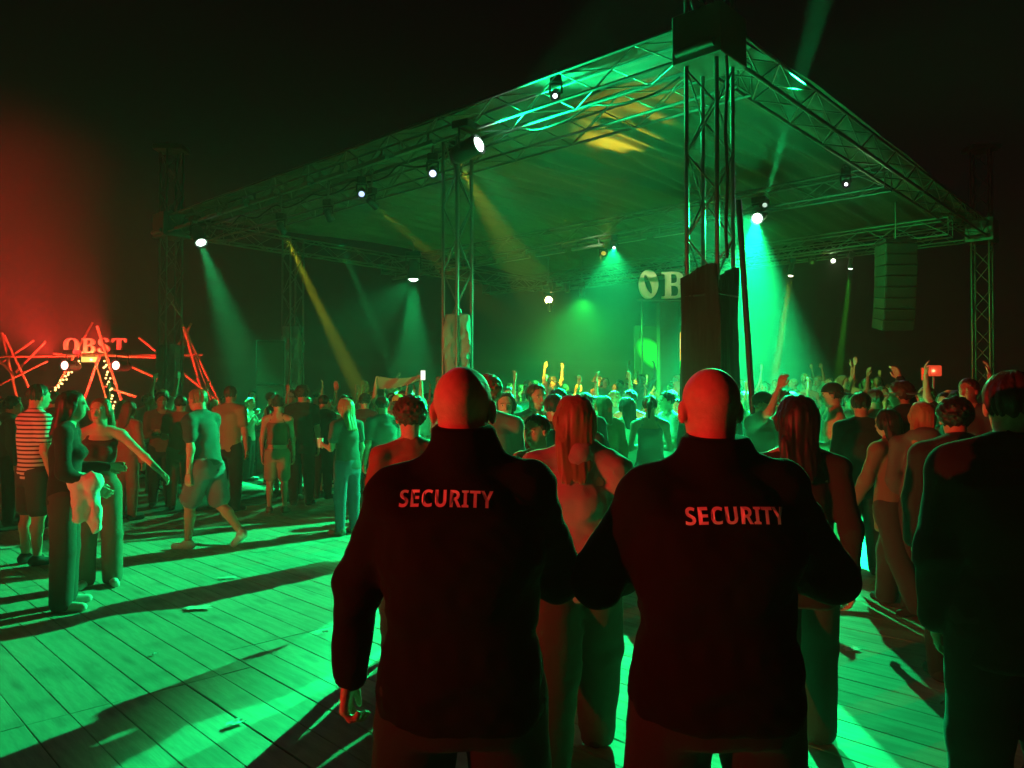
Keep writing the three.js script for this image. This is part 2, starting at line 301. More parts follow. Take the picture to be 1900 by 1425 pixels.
function headField(sp) {
  const base = [ell([0, 0.033, -0.012], [0.0765, 0.086, 0.097]), ell([0, -0.04, 0.022], [0.06, 0.08, 0.068]), cap(V(0, -0.05, -0.03), V(0, -0.19, -0.045), 0.055, 0.06)];
  const u = union(base, 0.035), nose = cap(V(0, 0.004, 0.088), V(0, -0.028, 0.104), 0.009, 0.0135), lip = cap(V(-0.018, -0.063, 0.082), V(0.018, -0.063, 0.082), 0.007, 0.007), brow = cap(V(-0.035, 0.026, 0.076), V(0.035, 0.026, 0.076), 0.01, 0.01);
  const ears = [-1, 1].map((s) => ell([s * 0.081, -0.004, -0.008], [0.011, 0.032, 0.02])), roll = sp.neckRoll ? cap(V(-0.03, -0.1, -0.078), V(0.03, -0.1, -0.078), 0.022, 0.022) : null;
  return (x, y, z) => {
    const ax = Math.abs(x); let d = u(x, y, z);
    d = smin(d, brow(x, y, z), 0.02); d = smax(d, -(Math.hypot(ax - 0.031, y - 0.004, z - 0.094) - 0.014), 0.012); d = smin(d, Math.hypot(ax - 0.031, y - 0.004, z - 0.072) - 0.012, 0.004);
    d = smin(d, nose(x, y, z), 0.014); d = smin(d, lip(x, y, z), 0.008); d = smin(d, Math.min(ears[0](x, y, z), ears[1](x, y, z)), 0.008);
    if (roll) { d = smin(d, roll(x, y, z), 0.022); d += z < -0.03 ? 0.0022 * Math.exp(-(((y + 0.075 + 0.1 * x * x) / 0.004) ** 2)) + 0.0018 * Math.exp(-(((y + 0.128 - 0.2 * x * x) / 0.004) ** 2)) : 0; d += 0.0012 * noise3(x * 45, y * 45, z * 45); }
    return d;
  };
}
const headColor = (x, y, z) => {
  const ax = Math.abs(x);
  if (z > 0.05 && Math.hypot((ax - 0.031) / 1.25, (y - 0.004) / 0.8) < 0.0115) return Math.hypot(ax - 0.031, y - 0.004) < 0.006 ? [0.05, 0.05, 0.05] : [1.5, 1.9, 2.2];
  if (z > 0.05 && ax > 0.012 && ax < 0.05 && Math.abs(y - 0.024 + (ax - 0.03) * 0.1) < 0.005) return [0.25, 0.2, 0.18];
  if (z > 0.07 && ax < 0.024 && Math.abs(y + 0.063) < 0.008) return [0.9, 0.55, 0.55];
  const m = 1 + 0.1 * noise3(x * 60, y * 60, z * 60) + 0.07 * noise3(x * 170, y * 170, z * 170); return [m, m * 0.99, m * 0.98];
};
function place(g, fr) { return g.scale(fr.s, fr.s, fr.s).applyQuaternion(fr.q).translate(fr.o.x, fr.o.y, fr.o.z); }
function handField(l, sc, curl = 0.5) { // palm and five bent fingers along the forearm
  const d = l.fd.clone(), inw = V(-l.s, 0, 0).addScaledVector(d, l.s * d.x).normalize(), ac = d.clone().cross(inw).normalize(); if (ac.z < 0 && Math.abs(ac.z) > 0.3) ac.negate();
  const P = (a, b, c) => l.wr.clone().addScaledVector(d, a * sc).addScaledVector(ac, b * sc).addScaledVector(inw, c * sc), fs = [];
  for (let i = 0; i < 4; i++) fs.push(cap(P(0.015, (i - 1.5) * 0.012, 0), P(0.085, (i - 1.5) * 0.021, 0.002), 0.016 * sc, 0.0125 * sc));
  const len = [0.068, 0.078, 0.072, 0.056];
  for (let i = 0; i < 4; i++) {
    const b = (1.5 - i) * 0.021, c = curl * (0.9 + 0.1 * i), l1 = len[i] * 0.5, a1 = c * 0.7, a2 = c * 1.7, a3 = c * 2.5;
    const p0 = P(0.088, b, 0.002), p1 = P(0.088 + l1 * Math.cos(a1), b, 0.002 + l1 * Math.sin(a1)), p2 = P(0.088 + l1 * Math.cos(a1) + l1 * 0.6 * Math.cos(a2), b, 0.002 + l1 * Math.sin(a1) + l1 * 0.6 * Math.sin(a2));
    const p3 = p2.clone().add(P(l1 * 0.5 * Math.cos(a3), 0, l1 * 0.5 * Math.sin(a3)).sub(l.wr));
    fs.push(cap(p0, p1, 0.0098 * sc, 0.009 * sc), cap(p1, p2, 0.009 * sc, 0.0082 * sc), cap(p2, p3, 0.0082 * sc, 0.007 * sc));
  }
  const t0 = P(0.028, 0.03, 0.006), t1 = P(0.062, 0.052, 0.018), t2 = P(0.095, 0.05, 0.03);
  fs.push(cap(t0, t1, 0.014 * sc, 0.011 * sc), cap(t1, t2, 0.011 * sc, 0.0085 * sc));
  return [union(fs, 0.006), [l.wr, P(0.2, 0.06, 0.1), P(0.2, -0.06, -0.06), P(0.0, 0.07, 0.1), P(0, -0.05, -0.05)]];
}
function hairField(style, long = 0.3) {
  const skull = ell([0, 0.036, -0.016], [0.09, 0.095, 0.108]), strand = (x, y, z, a) => a * noise3(Math.atan2(x, z + 0.02) * 9, y * 9, 2) + a * 0.6 * noise3(Math.atan2(x, z + 0.02) * 24, y * 14, 7);
  const face = (x, y, z) => 0.82 * (z - 0.05) - 0.57 * (y - 0.06), shorts = (x, y, z, low) => smax(smax(skull(x, y, z), face(x, y, z), 0.02), low - y + (z > -0.02 ? (z + 0.02) * 0.9 : 0), 0.015);
  if (style === 'short') return (x, y, z) => shorts(x, y, z, -0.055) + strand(x, y, z, 0.006);
  if (style === 'curly') { const s2 = ell([0, 0.045, -0.02], [0.105, 0.105, 0.122]); return (x, y, z) => smax(smax(s2(x, y, z), face(x, y, z), 0.02), -0.06 - y, 0.02) + 0.012 * noise3(x * 55, y * 55, z * 55); }
  if (style === 'bun') { const b = ell([0, 0.115, -0.075], [0.042, 0.038, 0.042]); return (x, y, z) => smin(shorts(x, y, z, -0.06), b(x, y, z), 0.015) + strand(x, y, z, 0.005); }
  if (style === 'pony') { const b = union([cap(V(0, 0.06, -0.11), V(0, 0.02, -0.155), 0.028, 0.035), cap(V(0, 0.02, -0.155), V(0.01, -long * 0.7, -0.14), 0.035, 0.014)], 0.02); return (x, y, z) => smin(shorts(x, y, z, -0.06), b(x, y, z), 0.015) + strand(x, y, z, 0.006); }
  // long: a mane behind the head and a lock over each shoulder
  const back = [cap(V(-0.042, 0.0, -0.055), V(-0.05, -long, -0.1 - 0.12 * long), 0.055, 0.038), cap(V(0.042, 0.0, -0.055), V(0.05, -long * 0.96, -0.1 - 0.12 * long), 0.055, 0.035), cap(V(0, 0.0, -0.06), V(0, -long * 1.05, -0.1 - 0.13 * long), 0.055, 0.04), cap(V(-0.078, 0.0, 0.0), V(-0.092, -long * 0.8, 0.01), 0.026, 0.014), cap(V(0.078, 0, 0.0), V(0.092, -long * 0.75, 0.012), 0.026, 0.014)];
  const b = union(back, 0.03);
  return (x, y, z) => smin(smax(skull(x, y, z), face(x, y, z), 0.02), smax(b(x, y, z), face(x, y, z) - 0.03, 0.02), 0.03) + 0.0045 * noise3(x * 75, y * 5, z * 65) + 0.003 * noise3(x * 170, y * 9, z * 150) + 0.012 * noise3(x * 14, y * 9, z * 14);
}
function capField(back) {
  const skull = ell([0, 0.042, -0.014], [0.094, 0.1, 0.112]), dir = back ? -1 : 1;
  return [(x, y, z) => smax(skull(x, y, z), 0.035 - y, 0.012), (x, y, z) => { const zz = (z + 0.01) * dir, e = Math.hypot(x / 0.085, (zz - 0.085) / 0.095); return smax((e - 1) * 0.085, Math.abs(y - 0.038 + (zz - 0.08) * 0.25 + x * x * 3) - 0.0055, 0.004); }];
}
// builds the shapes of one person: body in one surface, hair and clothes as further ones
function personShapes(sp) {
  const J = skeleton(sp), H = sp.H, sc = H / 1.75, k = sp.build ?? 1, keys = TORSO[sp.sex ?? 'm'], fem = sp.sex === 'f', ts = { w: sc * (0.35 + 0.65 * k), d: sc * (0.4 + 0.6 * k) * (sp.deep ?? 1) }, c = sp.cell ?? 0.016, out = {}, thick = sc * (0.6 + 0.4 * k) * (fem ? 0.86 : 1);
  const pts = [J.head, J.head.clone().add(V(0, 0.14, 0)), J.pelvis, J.chest]; J.limb.forEach((l) => pts.push(l.sh, l.el, l.wr, l.kn, l.an, l.an.clone().addScaledVector(l.foot, 0.17 * sc), l.an.clone().add(V(0, -0.06, 0))));
  const box = boxOf(pts, 0.17 * Math.max(1, k));
  const fs = [torsoField(J, keys, ts, 0, -0.2, 1.05), cap(J.chest, J.head, 0.062 * thick, 0.05 * thick)];
  for (const l of J.limb) {
    const toe = l.an.clone().addScaledVector(l.foot, 0.15 * sc).add(V(0, -0.045 * sc, 0)), heel = l.an.clone().addScaledVector(l.foot, -0.03 * sc).add(V(0, -0.035 * sc, 0)), calf = l.kn.clone().lerp(l.an, 0.3).addScaledVector(J.fwd, -0.015 * sc);
    fs.push(cap(J.neck.clone().addScaledVector(J.spine, 0.01), l.sh, 0.05 * thick, 0.058 * thick), cap(l.sh, l.el, 0.054 * thick, 0.041 * thick), cap(l.el, l.wr, 0.042 * thick, 0.028 * thick), cap(l.hip, l.kn, 0.088 * thick, 0.058 * thick), cap(l.kn, calf, 0.056 * thick, 0.057 * thick), cap(calf, l.an, 0.057 * thick, 0.036 * thick), cap(heel, toe, 0.034 * sc, 0.03 * sc));
  }
  if (fem) for (const s of [-1, 1]) { const p = J.pelvis.clone().addScaledVector(J.spine, J.len * 0.67).addScaledVector(J.side, s * 0.062 * sc).addScaledVector(J.fwd, 0.085 * sc); fs.push(cap(p, p.clone().addScaledVector(J.fwd, 0.012), 0.052 * sc, 0.045 * sc)); }
  const geos = [meshField(union(fs, 0.03), ...box, c, () => [1, 1, 1])];
  const fr = headFrame(J, sp), hc = sp.headCell ?? c * 0.5;
  geos.push(place(meshField(headField(sp), [-0.115, -0.2, -0.15], [0.115, 0.14, 0.14], hc, headColor), fr));
  for (const l of J.limb) { const [f, hp] = handField(l, sc, sp.curl ?? 0.45); geos.push(meshField(f, ...boxOf(hp, 0.03), sp.handCell ?? Math.max(0.004, c * 0.45), () => [1, 1, 1])); }
  out.body = mergeGeometries(geos);
  if (sp.hair && sp.hair.style !== 'none') out.hair = place(meshField(hairField(sp.hair.style, sp.hair.long), [-0.17, -0.14 - (sp.hair.long ?? 0.3) * 1.15, -0.3], [0.17, 0.19, 0.15], sp.hairCell ?? Math.max(0.005, c * 0.5)), fr);
  if (sp.cap) { const [a, b] = capField(sp.cap.back), lo = [-0.13, 0, -0.23], hi = [0.13, 0.17, 0.23]; out.cap = place(meshField((x, y, z) => Math.min(a(x, y, z), b(x, y, z)), lo, hi, Math.min(0.006, c * 0.4)), fr); }
  // clothes
  const fold = sp.fold ?? 0.006, crease = (x, y, z) => fold * (noise3(x * 9 + y * 3, y * 7, z * 9) + 0.7 * noise3(x * 5, y * 22 + x * 6, z * 5 + 3)) + (c < 0.013 ? 0.35 * fold * noise3(x * 30, y * 34, z * 30) : 0);
  const T = sp.top, B = sp.bottom, ctop = [], cc = sp.clothCell ?? c;
  if (T) {
    const g = T.grow ?? 0.014, t0 = { tee: -0.12, tank: -0.05, crop: 0.42, long: -0.1, jacket: -0.3, hoodie: -0.18, dress: -0.2 }[T.kind] ?? -0.1, t1 = T.kind === 'tank' || T.kind === 'crop' || T.kind === 'dress' ? 0.88 : 1.03;
    ctop.push(torsoField(J, keys, ts, g, T.t0 ?? t0, t1, T.hang ?? (T.kind === 'crop' ? 0 : 0.85)));
    if (fem) for (const s of [-1, 1]) { const p = J.pelvis.clone().addScaledVector(J.spine, J.len * 0.67).addScaledVector(J.side, s * 0.062 * sc).addScaledVector(J.fwd, 0.085 * sc); ctop.push(cap(p, p.clone().addScaledVector(J.fwd, 0.012), 0.052 * sc + g * 0.8, 0.045 * sc + g * 0.8)); }
    for (const l of J.limb) {
      const sl = { tee: 0.58, long: 2, jacket: 2, hoodie: 2 }[T.kind] ?? 0, loose = T.loose ?? 0.016;
      if (!sl) { ctop.push(cap(J.chest.clone().addScaledVector(J.side, l.s * 0.075 * sc).addScaledVector(J.spine, 0.035), J.chest.clone().addScaledVector(J.side, l.s * 0.085 * sc).addScaledVector(J.spine, -0.09), 0.045, 0.06)); continue; }
      ctop.push(cap(J.neck.clone().addScaledVector(J.spine, -0.012 * sc), l.sh, 0.05 * thick + loose, 0.06 * thick + loose), cap(l.sh, sl > 1 ? l.el : l.sh.clone().lerp(l.el, sl), 0.055 * thick + loose, (sl > 1 ? 0.047 : 0.053) * thick + loose * 1.1));
      if (sl > 1) ctop.push(cap(l.el, l.el.clone().lerp(l.wr, 0.96), 0.047 * thick + loose * 1.1, 0.031 * thick + loose));
    }
    if (T.kind === 'hoodie') ctop.push(ell([J.neck.x, J.neck.y - 0.005, J.neck.z - 0.06], [0.12, 0.07, 0.085]));
    if (T.collar) { const a = J.neck.clone().addScaledVector(J.spine, -0.035 * sc).addScaledVector(J.fwd, -0.012), b = J.neck.clone().addScaledVector(J.spine, (T.collar + 0.02) * sc); ctop.push(cap(a, b, 0.098 * sc, 0.083 * sc)); }
    const u0 = union(ctop, 0.035), neck = cap(J.neck.clone().addScaledVector(J.fwd, 0.03), J.neck.clone().addScaledVector(J.spine, 0.2), 0.062 * sc, 0.08 * sc);
    const lip = T.collar ? J.neck.clone().addScaledVector(J.spine, T.collar * sc) : null, sn = J.spine;
    const f = (x, y, z) => { let d = u0(x, y, z) + crease(x, y, z); if (lip) d = smax(d, (x - lip.x) * sn.x + (y - lip.y) * sn.y + (z - lip.z) * sn.z - 0.12 * (z - lip.z), 0.006); else if (T.kind !== 'hoodie') d = smax(d, -neck(x, y, z), 0.008); return d; };
    out.top = meshField(f, box[0].map((v) => v - 0.04), box[1].map((v) => v + 0.04), cc); out.topField = f;
  }
  if (B) {
    const fsB = [], wide = B.kind === 'wide', loose = B.loose ?? (wide ? 0.025 : 0.021);
    fsB.push(torsoField(J, keys, ts, 0.009, -0.24, B.high ?? 0.14));
    if (B.kind === 'skirt') {
      const a = J.pelvis.clone().add(V(0, 0.03, 0)), b = J.pelvis.clone().add(V(0, -(B.len ?? 0.3) * sc, 0)), sk = cap(a, b, 0.15 * thick, 0.2 * thick);
      fsB.push((x, y, z) => smax(sk(x, y, a.z + (z - a.z) * 1.25), b.y - y, 0.01));
    } else for (const l of J.limb) {
      const short = B.kind === 'shorts', kn = short ? l.hip.clone().lerp(l.kn, 0.82) : l.kn;
      fsB.push(cap(l.hip, kn, 0.094 * thick + loose, (short ? 0.078 : 0.066) * thick + loose * (wide ? 1.4 : 1.2)));
      if (!short) fsB.push(cap(l.kn, l.kn.clone().lerp(l.an, 1.02), 0.066 * thick + loose * (wide ? 1.4 : 1.2), wide ? 0.085 : 0.044 * thick + loose));
    }
    const uB = union(fsB, 0.02); out.bottom = meshField((x, y, z) => smax(uB(x, y, z) + 0.5 * crease(x + 3, y, z), 0.012 - y, 0.004), box[0].map((v) => v - 0.03), box[1].map((v) => v + 0.03), cc);
  }
  const sf = []; const sp2 = [];
  for (const l of J.limb) { const toe = l.an.clone().addScaledVector(l.foot, 0.16 * sc).add(V(0, -0.042 * sc, 0)), heel = l.an.clone().addScaledVector(l.foot, -0.035 * sc).add(V(0, -0.03 * sc, 0)); sf.push(cap(heel, toe, 0.046 * sc, 0.036 * sc), cap(l.an, l.an.clone().add(V(0, -0.02, 0)), 0.045 * sc, 0.05 * sc)); sp2.push(toe, heel, l.an); }
  out.shoes = []; for (let i = 0; i < 2; i++) { const u = union(sf.slice(i * 2, i * 2 + 2), 0.03); const bx = boxOf(sp2.slice(i * 3, i * 3 + 3), 0.08); const lift = J.limb[i].an.y > 0.09 * sc; out.shoes.push(meshField((x, y, z) => lift ? u(x, y, z) : smax(u(x, y, z), 0.002 - y, 0.006), ...bx, Math.min(0.012, c * 0.7))); }
  out.J = J; return out;
}
const shoeMats = [fabric([0.03, 0.03, 0.03]), fabric([0.65, 0.65, 0.62]), fabric([0.2, 0.18, 0.16])];
function dress(o, s, sp) {
  part(o, 'body', s.body, skinOf(sp.skin ?? SKIN[0]));
  if (s.hair) part(o, 'hair', s.hair, hairOf(sp.hair.color));
  if (s.cap) part(o, 'cap', s.cap, fabric(sp.cap.color));
  if (s.top) part(o, { tee: 't_shirt', tank: 'tank_top', crop: 'crop_top', long: 'long_sleeved_shirt', jacket: 'jacket', hoodie: 'hoodie', dress: 'dress' }[sp.top.kind] ?? 'top', s.top, sp.top.mat ?? fabric(sp.top.color));
  if (s.bottom) part(o, { skirt: 'skirt', shorts: 'shorts', wide: 'wide_trousers' }[sp.bottom.kind] ?? 'trousers', s.bottom, fabric(sp.bottom.color));
  if (s.shoes && !sp.noShoes) for (const g of s.shoes) part(o, 'shoe', g, shoeMats[sp.shoe ?? 0]);
}
const people = [];
// turn 0 faces the camera, pi faces away
function person(label, px, d, turn, sp, group) {
  const x = (px - 950) * d / F, z = -d, s = personShapes(sp), o = thing('person', label, 'person', V(x, floorY(x, z), z), turn, group);
  dress(o, s, sp); people.push([x, z]); return [o, s];
}
// a point of a person's own frame in the world
const inWorld = (o, p) => p.clone().applyAxisAngle(V(0, 1, 0), o.rotation.y).add(o.position);
const font = await new FontLoader().loadAsync('fonts/droid/droid_sans_bold.typeface.json'), serif = await new FontLoader().loadAsync('fonts/droid/droid_serif_bold.typeface.json');

// ------------------------------------------------------------------ lamps
const housing = M([0.018, 0.018, 0.02], 0.45), glows = {};
const glow = (c, k) => glows[c + '/' + k] ??= new THREE.MeshStandardMaterial({ color: 0x111111, emissive: lin(...c), emissiveIntensity: k, roughness: 0.3 });
function lamp(label, p, o = {}) {
  const { col = GREEN, I = 500, ang = 0.3, pen = 0.35, to, r = 0.08, lens = 4, hang = 5.8, tint, group = 'stage lamps hung from the trusses', second } = o;
  const g = thing('stage_lamp', label, 'stage lamp', p, 0, group), dir = to.clone().sub(p).normalize(), q = new THREE.Quaternion().setFromUnitVectors(V(0, 0, 1), dir), turned = (geo) => geo.applyQuaternion(q);
  const R1 = Math.max(0.07, r * 1.25), back = R1 * 3.2;
  const head = part(g, 'head', turned(new THREE.LatheGeometry([[0.001, -back], [R1 * 0.7, -back], [R1 * 0.95, -back * 0.8], [R1, -back * 0.3], [R1 * 1.08, 0], [R1 * 1.08, 0.015], [R1 * 0.98, 0.015], [R1 * 0.96, -0.01]].map(([a, b]) => new THREE.Vector2(a, b)), 20).rotateX(Math.PI / 2)), housing);
  const len = part(head, 'lens', turned(new THREE.SphereGeometry(r * 1.2, 18, 8, 0, Math.PI * 2, 0, 0.9).rotateX(Math.PI / 2).translate(0, 0, -r * 1.2 * Math.cos(0.9) * 0.98)), glow(tint ?? col.map((c) => 0.3 * c + 0.7), lens));
  const mid = dir.clone().multiplyScalar(-back * 0.5), sideV = V(0, 1, 0).cross(dir).normalize(); if (sideV.length() < 0.1) sideV.set(1, 0, 0);
  const topY = mid.y + R1 * 2.0, yk = mergeGeometries([...[-1, 1].map((s) => tubeBetween(mid.clone().addScaledVector(sideV, s * R1 * 1.2), V(mid.x, topY, mid.z).addScaledVector(sideV, s * R1 * 1.2), 0.016, 6)), tubeBetween(V(mid.x, topY, mid.z).addScaledVector(sideV, -R1 * 1.25), V(mid.x, topY, mid.z).addScaledVector(sideV, R1 * 1.25), 0.018, 6)]);
  part(g, 'yoke', yk, housing);
  for (const [slope, low] of [[o.flap, false], [o.lowFlap, true]]) if (slope !== undefined) { // added barn doors above and below the lens, put in to cut the light
    const f = V(dir.x, 0, dir.z).normalize(), sd = V(-f.z, 0, f.x), a0 = r * 1.35, L = 1.0, w = 0.9, pt = (u, v, t) => f.clone().multiplyScalar(v).addScaledVector(sd, u).setY((low ? -a0 : a0) - v * slope + t), P = [], c = [[-w * 0.35, -0.02], [w * 0.35, -0.02], [w, L], [-w, L]];
    for (const [i, j, k] of [[0, 1, 2], [0, 2, 3]]) for (const t of [0, 0.006]) { const q = t ? [i, j, k] : [i, k, j]; for (const n of q) P.push(...pt(...c[n], t).toArray()); }
    for (let i = 0; i < 4; i++) { const a = c[i], b = c[(i + 1) % 4]; for (const [q, t] of [[a, 0], [b, 0], [b, 0.006], [a, 0], [b, 0.006], [a, 0.006]]) P.push(...pt(...q, t).toArray()); }
    const fg = new THREE.BufferGeometry(); fg.setAttribute('position', new THREE.Float32BufferAttribute(P, 3)); fg.computeVertexNormals(); part(g, 'added_barn_door', fg, housing);
  }
  if (hang) {
    part(g, 'base', new RoundedBoxGeometry(R1 * 2.4, 0.12, R1 * 2.0, 1, 0.02).rotateY(Math.atan2(sideV.x, sideV.z) + 1.57).translate(mid.x, topY + 0.07, mid.z), housing);
    const upY = hang - p.y; if (upY > topY + 0.14) part(g, 'hanging_pipe', tubeBetween(V(mid.x, topY + 0.12, mid.z), V(mid.x, upY, mid.z), 0.02, 8), aluDark);
    part(g, 'clamp', new THREE.TorusGeometry(0.035, 0.012, 6, 12).translate(mid.x, Math.max(upY, topY + 0.16), mid.z), aluDark);
  }
  for (const b of [{ col, I, ang, pen, to }, ...(second ?? [])]) {
    const l = new THREE.SpotLight(lin(...b.col), b.I, 0, b.ang, b.pen ?? 0.4, 2); l.name = 'lamp_beam'; l.castShadow = true; l.shadow.radius = o.soft ?? Math.max(1, r * 0.8 / 0.02); l.shadow.mapSize.set(1024, 1024);
    const d2 = b.to.clone().sub(p).normalize(); l.position.copy(dir).multiplyScalar(0.05); if (d2.dot(dir) < 0.5) l.position.copy(d2).multiplyScalar(R1 * 1.3);
    l.target.position.copy(b.to); l.target.updateMatrixWorld(); g.add(l);
  }
  return g;
}
const K = at(1405, 405, 15.9);
lamp('large blinding green white flood lamp right of the near tower', K, { I: 2150, ang: 0.44, pen: 0.55, to: V(-1.4, 0, -6.9), r: 0.1, lens: 60, hang: 5.6, flap: 0.27, soft: 2, second: [{ col: GREEN, I: 36000, ang: 0.3, pen: 1.0, to: at(1335, 978, 10.6) }, { col: [0.004, 1, 0.13], I: 45, ang: 1.2, pen: 0.6, to: K.clone().add(V(2.2, -2.0, -0.6)) }] });
lamp('narrow beam lamp mounted on the large flood lamp and aimed at the sky', K.clone().add(V(0.06, 0.2, 0.3)), { I: 20000, ang: 0.024, pen: 0.4, to: at(1522, 0, 9), r: 0.05, lens: 0.8, hang: 0 });
lamp('tilted green lamp at the top of the middle tower lighting the roof', at(888, 268, 11.6), { I: 260, ang: 0.5, pen: 0.7, to: at(1290, 70, 9.9), r: 0.12, lens: 14, hang: 5.85, second: [{ col: GREEN, I: 420, ang: 0.3, pen: 0.8, to: V(1.1, 1.2, -9.6) }] });
lamp('black moving head lamp with a white spark under the front beam', at(1030, 178, 10.75), { col: [0.5, 0.6, 1], I: 2, ang: 0.3, to: at(1000, 260, 9), r: 0.035, lens: 5, hang: 5.95 });
lamp('bluish white lamp left of the middle tower', at(803, 322, 12.3), { col: [0.6, 0.7, 1], I: 3, ang: 0.4, to: at(790, 700, 7), r: 0.06, lens: 2.2, tint: [0.6, 0.68, 1] });
lamp('blue white lamp midway along the front beam', at(671, 360, 13.6), { col: [0.5, 0.65, 1], I: 3, ang: 0.4, to: at(660, 700, 8), r: 0.055, lens: 1.8, tint: [0.45, 0.6, 1] });
lamp('small green lamp with a faint beam beside the yellow lamp', at(613, 407, 14.8), { col: GREEN, I: 3600, ang: 0.05, pen: 0.8, to: at(760, 760, 19), r: 0.06, lens: 6 });
lamp('yellow lamp on the left throwing a long narrow beam', at(526, 431, 15.6), { col: [0.8, 0.85, 0.03], I: 9000, ang: 0.06, pen: 0.5, to: at(672, 735, 19), r: 0.06, lens: 8, tint: [1, 0.95, 0.5] });
lamp('small dim yellow lamp aimed across the dance floor', at(698, 383, 14), { col: YELLOW, I: 900, ang: 0.1, pen: 0.8, to: at(1090, 725, 19.5), r: 0.03, lens: 2, tint: [0.9, 0.8, 0.1] });
lamp('added yellow lamp unseen behind the middle tower lighting the crowd', at(848, 300, 13.6), { col: YELLOW, I: 1800, ang: 0.17, pen: 0.7, to: at(1095, 712, 20), r: 0.05, lens: 2, tint: [1, 0.85, 0.2], second: [{ col: [0.8, 1, 0.5], I: 420, ang: 0.09, pen: 0.8, to: at(1225, 530, 22.6) }] });  // made-up lamp, brightens the far crowd and the stage letters
lamp('green lamp at the far left end of the front beam', at(373, 450, 18), { I: 3000, ang: 0.17, pen: 0.6, to: at(520, 870, 15.5), r: 0.12, lens: 9 });
lamp('green lamp hanging in the middle with a wide cone of light', at(767, 518, 20.2), { I: 1700, ang: 0.3, pen: 0.35, to: at(765, 880, 20), r: 0.13, lens: 9, second: [{ col: GREEN, I: 420, ang: 0.36, pen: 0.6, to: V(-5.4, 0.6, -14) }] });
lamp('bright yellow star of light left of the stage letters', at(1018, 557, 21), { col: YELLOW, I: 16, ang: 1.0, pen: 0.8, to: V(1, 1.5, -6), r: 0.1, lens: 50, tint: [1, 0.9, 0.3], hang: 5.5 });
for (const [tx, ty, y, lab] of [[1024, 400, 0.42, 'upright beam lamp above the yellow star, left one of a pair'], [1052, 400, 0.42, 'upright beam lamp above the yellow star, right one of a pair'], [1028, 760, -0.3, 'beam lamp just below the yellow star pointing down']]) lamp(lab, at(ty > 500 ? 1020 : tx, 557, 21).add(V(0, y, 0.1)), { col: [0.8, 0.85, 0.03], I: 7000, ang: 0.024, pen: 0.4, to: at(tx, ty, 21.05), r: 0.04, lens: 1, tint: [1, 0.9, 0.2], hang: 0 });
lamp('yellow lamp washing the roof folds from the middle beam', at(1120, 470, 17.2), { col: YELLOW, I: 150, ang: 0.24, pen: 0.9, to: at(1150, 235, 13.6), r: 0.06, lens: 0.6, tint: [1, 0.8, 0.1], hang: 0 });
lamp('small green white lamp right of the yellow star', at(1080, 549, 21), { col: LIME, I: 620, ang: 1.15, pen: 0.6, to: at(1090, 760, 23), r: 0.05, lens: 8, hang: 5.5 });
lamp('added small green lamp on the middle beam lighting the crowd from behind', cp(6.1, 6.7, 5.25), { col: GREEN, I: 5200, ang: 0.23, pen: 0.5, to: V(1.0, 1.3, -10), r: 0.04, lens: 3, hang: 5.6 });  // extra backlight put in to brighten the edges of the crowd
lamp('yellow lamp right of the near tower beaming straight down', at(1467, 511, 20), { col: [0.9, 0.75, 0.02], I: 12000, ang: 0.045, pen: 0.4, to: at(1432, 735, 20), r: 0.07, lens: 10, tint: [1, 0.95, 0.6], hang: 5.4 });
lamp('pale lamp with a narrow green beam right of the yellow one', at(1578, 498, 20), { col: [0.08, 1, 0.05], I: 7000, ang: 0.05, pen: 0.5, to: at(1552, 735, 20), r: 0.06, lens: 7, hang: 5.4 });
lamp('round cream coloured lamp between two beams', at(1546, 484, 20.4), { col: [0.8, 1, 0.5], I: 25, ang: 0.6, pen: 0.8, to: V(4, 1, -8), r: 0.06, lens: 6, tint: [0.9, 1, 0.7], hang: 5.4 });
lamp('tiny white lamp high on the right side beam', at(1570, 342, 14), { col: [0.8, 0.9, 1], I: 4, ang: 0.5, to: V(3, 1, -4), r: 0.03, lens: 6, hang: 5.8 });
lamp('dim unlit looking green lamp beside the cream one', at(1507, 487, 20.4), { col: LIME, I: 4, ang: 0.5, to: V(3, 1, -8), r: 0.05, lens: 0.12, tint: [0.2, 0.8, 0.05], hang: 5.4 });
{ // red flood on a stand behind the viewer: it reddens every back in the picture
  const p = V(-10.6, 2.2, 2.7), o = thing('flood_stand', 'red flood lamp on a tripod stand left of the viewer', 'lamp stand', V(p.x, floorY(p.x, p.z), p.z));
  part(o, 'pole', tubeBetween(V(0, 0, 0), V(0, 1.9, 0), 0.025, 10), steelBlack);
  for (let k = 0; k < 3; k++) part(o, 'leg', tubeBetween(V(0, 1.1, 0), V(0.6 * Math.cos(k * 2.1), 0.015, 0.6 * Math.sin(k * 2.1)), 0.015, 8), steelBlack);
  lamp('red flood lamp on the stand left of the viewer', p, { col: RED, I: 480, ang: 0.62, pen: 0.4, to: V(-1.6, 1.5, -5.2), r: 0.12, lens: 10, tint: [1, 0.1, 0.08], hang: 0, group: 'red floods', flap: 0.1, lowFlap: -0.028, soft: 3 });
}
